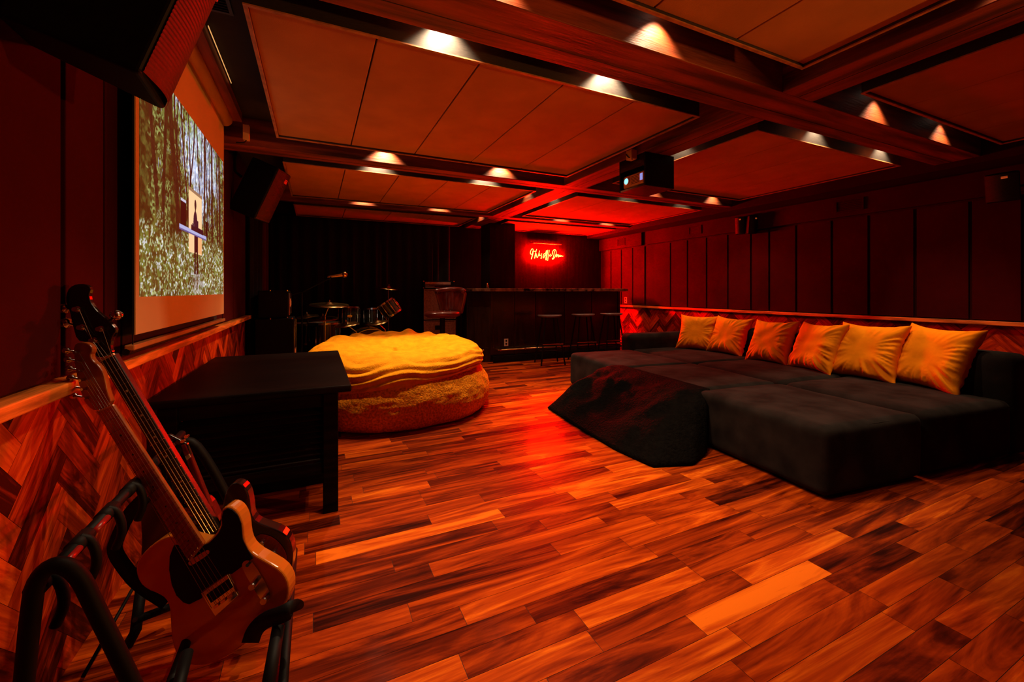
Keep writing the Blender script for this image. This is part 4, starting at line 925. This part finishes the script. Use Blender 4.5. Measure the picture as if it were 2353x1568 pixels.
for i in range(1, 21):
    k = (1 - 2 ** (-i / 12)) / (1 - 2 ** (-20 / 12)); tube(bm, [bp.hit(*lerp2(bl, bel, k), .0148) - base, bp.hit(*lerp2(br_, ber, k), .0148) - base], .0008, 5)
    d_ = bp.hit(*lerp2(br_, ber, k), .012) - base; bmesh.ops.create_uvsphere(bm, u_segments=6, v_segments=4, radius=.0018, matrix=Matrix.Translation(d_))
obj('frets', bm, M['string'], t)
for i in (3, 5, 7, 9, 12, 15, 17, 19):
    k = (1 - 2 ** (-(i - .5) / 12)) / (1 - 2 ** (-20 / 12)); m2 = lerp2(lerp2(bl, bel, k), lerp2(br_, ber, k), .5); obj('fret_marker', disc(bp, *m2, .0142, .0035, .0006, base, 12), M['grille'], t)
obj('nut', slab(bp, [bl, br_, (261, 816), (229, 832)], .019, .007, base), M['white'], t)
BH = C2((655, 600), (690, 525), (760, 490), (850, 490), (905, 530), (885, 600), (895, 660), (950, 745), (1050, 830), (1140, 915), (1160, 960), (1112, 1040), (1095, 1130), (1130, 1185), (985, 1245), (930, 1180), (905, 1110), (860, 1075), (765, 1060), (722, 900), (690, 750), (657, 690))
obj('headstock', slab(bp, BH, .008, .016, base, 1), [M['blackg']], t, bevel=.003)
PO = [(790, 745), (835, 925), (1022, 940), (955, 1055)]; pegs = [(640, 735), (655, 880), (1165, 800), None]
for i, q in enumerate(PO):
    s2 = C2(q)[0]; obj('tuning_post', disc(bp, *s2, .008, .0085, .016, base, 14, prof=[(0, 0), (.009, 0), (.009, .006), (.005, .008), (.0065, .018), (0, .018)]), M['chrome'], t)
    if pegs[i]:
        e2 = C2(pegs[i])[0]; q0 = bp.hit(*s2, -.006) - base; q1 = bp.hit(*e2, -.006) - base; dd = (q1 - q0).normalized()
        obj('tuning_peg', T([q0 + (q1 - q0) * .4, q1 - dd * .012, q1 - dd * .01, q1, q1 + dd * .01, q1 + dd * .012], [.004, .004, .013, .017, .013, .004], 10), M['chrome'], t, smooth=True)
bm = nb(); order = [0, 1, 3, 2]; en = [lerp2(bel, ber, k) for k in (.15, .38, .62, .85)]; nn = [lerp2(bl, br_, k) for k in (.12, .37, .63, .88)]
for i in range(4): tube(bm, [bp.hit(*C2(PO[order[i]])[0], .016) - base, bp.hit(*nn[i], .020) - base, bp.hit(*en[i], .019) - base], .0011 - .0001 * i, 6)
obj('strings', bm, M['string'], t)
sp = smooth_pts([tuple(bp.hit(*q, .012) - base) for q in C5((425, 200), (300, 330), (215, 520), (195, 600), (280, 730), (380, 850), (590, 985))], 2, False)
o = obj('strap', ribbon(sp, .035), M['rubber'], t, smooth=True); sd = o.modifiers.new('s', 'SOLIDIFY'); sd.thickness = .003
obj('strap_button', disc(bp, *C5((425, 192))[0], .0, .007, .012, base, 12), M['chrome'], t)
# third guitar
gp = Plane(Vector((-.185, 1.40, .13)) - tp.n * .24, -.22, .03); base = Vector((-.3, 1.72, 0))
t = thing('electric_guitar', 'dark maroon guitar mostly hidden behind the bass, its headstock showing a white tag', 'guitar', base)
def C7(*p): return [(380 + x / 3.2667, 760 + y / 3.2667) for x, y in p]
obj('body', slab(gp, C5((830, 205), (900, 225), (950, 320), (985, 420), (1100, 560), (1200, 760), (1150, 950), (900, 1050), (700, 980), (620, 760), (650, 560), (760, 430), (790, 300)), 0, .04, base, 1), M['maroon'], t, bevel=.01)
obj('neck', slab(gp, C7((110, 860), (150, 850), (345, 1330), (290, 1350)), .012, .02, base), M['maroon'], t, bevel=.004)
obj('headstock', slab(gp, C7((-10, 790), (30, 780), (160, 850), (190, 940), (160, 975), (110, 880)), .01, .014, base), M['blackg'], t, bevel=.003)
for q in ((50, 835), (140, 825), (168, 790)): obj('tuning_peg', disc(gp, *C7(q)[0], .012, .006, .012, base, 12), M['chrome'], t)
obj('tag', slab(gp, C7((148, 945), (178, 925), (190, 950), (162, 975)), .012, .001, base), M['white'], t)

# ------------------------------------------------------------------ guitar rack
xr_ = -.455; zr = .585
t = thing('guitar_rack', 'black tubular folding guitar rack holding the guitars at lower left', 'guitar rack', (xr_, 1.4, 0)); b0 = t.location
def RT(name, pts, r, m='rubber', n=14, sm=2): return obj(name, T([Vector(p) - b0 for p in (smooth_pts(pts, sm, False) if sm else pts)], r, n), M[m], t, smooth=True)
ya = 1.04
U_ = [tuple(onY(px, py, ya)) for px, py in ((52, 1568), (62, 1500), (72, 1400), (82, 1335), (112, 1300), (150, 1298), (185, 1325), (215, 1390), (265, 1490), (310, 1585), (345, 1660))]
U_[0] = tuple(onY(45, 1680, ya))
RT('end_frame', U_, .014)
yb = 1.95
RT('end_frame', [(-.5, yb, .02), (-.49, yb, .45), (xr_, yb, .58), (-.38, yb, .5), (-.2, yb, .02)], .0165)
RT('top_bar', [(xr_, ya, zr), (xr_, yb, zr)], .013, sm=0)
RT('lower_rail', [(-.33, ya, .13), (-.33, yb, .13)], .013, sm=0); RT('lower_rail', [(-.08, ya + .1, .05), (-.08, yb, .05)], .013, sm=0)
for y in (1.07, 1.2, 1.33, 1.47, 1.6, 1.75):
    RT('neck_hook', [(xr_, y, zr + .01), (xr_ + .02, y, zr - .0), (xr_ + .03, y, zr - .05), (xr_ + .015, y, zr - .09)], .009)
    RT('padding', [(xr_, y - .03, zr), (xr_, y + .03, zr)], .016, sm=0)
for y in (1.135, 1.265): RT('red_sleeve', [(xr_ + .012, y - .03, zr + .003), (xr_ + .012, y + .03, zr + .003)], .007, 'redled', sm=0)
q0 = onY(640, 1440, 1.33); q1 = onY(605, 1640, 1.2)
RT('front_leg', [tuple(q0), tuple(q1)], .0165, sm=0)
q0 = onY(430, 1500, 1.33); q1 = onY(395, 1640, 1.2); RT('front_leg', [tuple(q0), tuple(q1)], .014, sm=0)
q0 = onY(325, 1345, 1.75); q1 = onY(312, 1450, 1.7); RT('rear_leg', [tuple(q0), tuple(q1), (q1.x - .02, q1.y, .01)], .015, sm=0)
q0 = onY(305, 1428, 1.7); q1 = onY(400, 1392, 1.75); RT('brace', [tuple(q0), tuple(q1)], .012, sm=0)
obj('bolt', T([onY(310, 1425, 1.685) - b0, onY(310, 1425, 1.67) - b0], .007), M['chrome'], t)
q0 = onY(318, 1330, 1.8); q1 = onY(190, 1560, 1.6); RT('brace', [tuple(q0), (q1.x, q1.y, .02)], .005, sm=0)

# ------------------------------------------------------------------ world
wd = bpy.data.worlds.new('world'); SC.world = wd; wd.use_nodes = True; wd.node_tree.nodes['Background'].inputs[0].default_value = (1, .3, .1, 1); wd.node_tree.nodes['Background'].inputs[1].default_value = 0.0
SC.cycles.max_bounces = 6; SC.cycles.diffuse_bounces = 4; SC.cycles.glossy_bounces = 3; SC.cycles.caustics_reflective = False; SC.cycles.caustics_refractive = False
SC.cycles.sample_clamp_indirect = 3.0; SC.cycles.use_light_tree = True
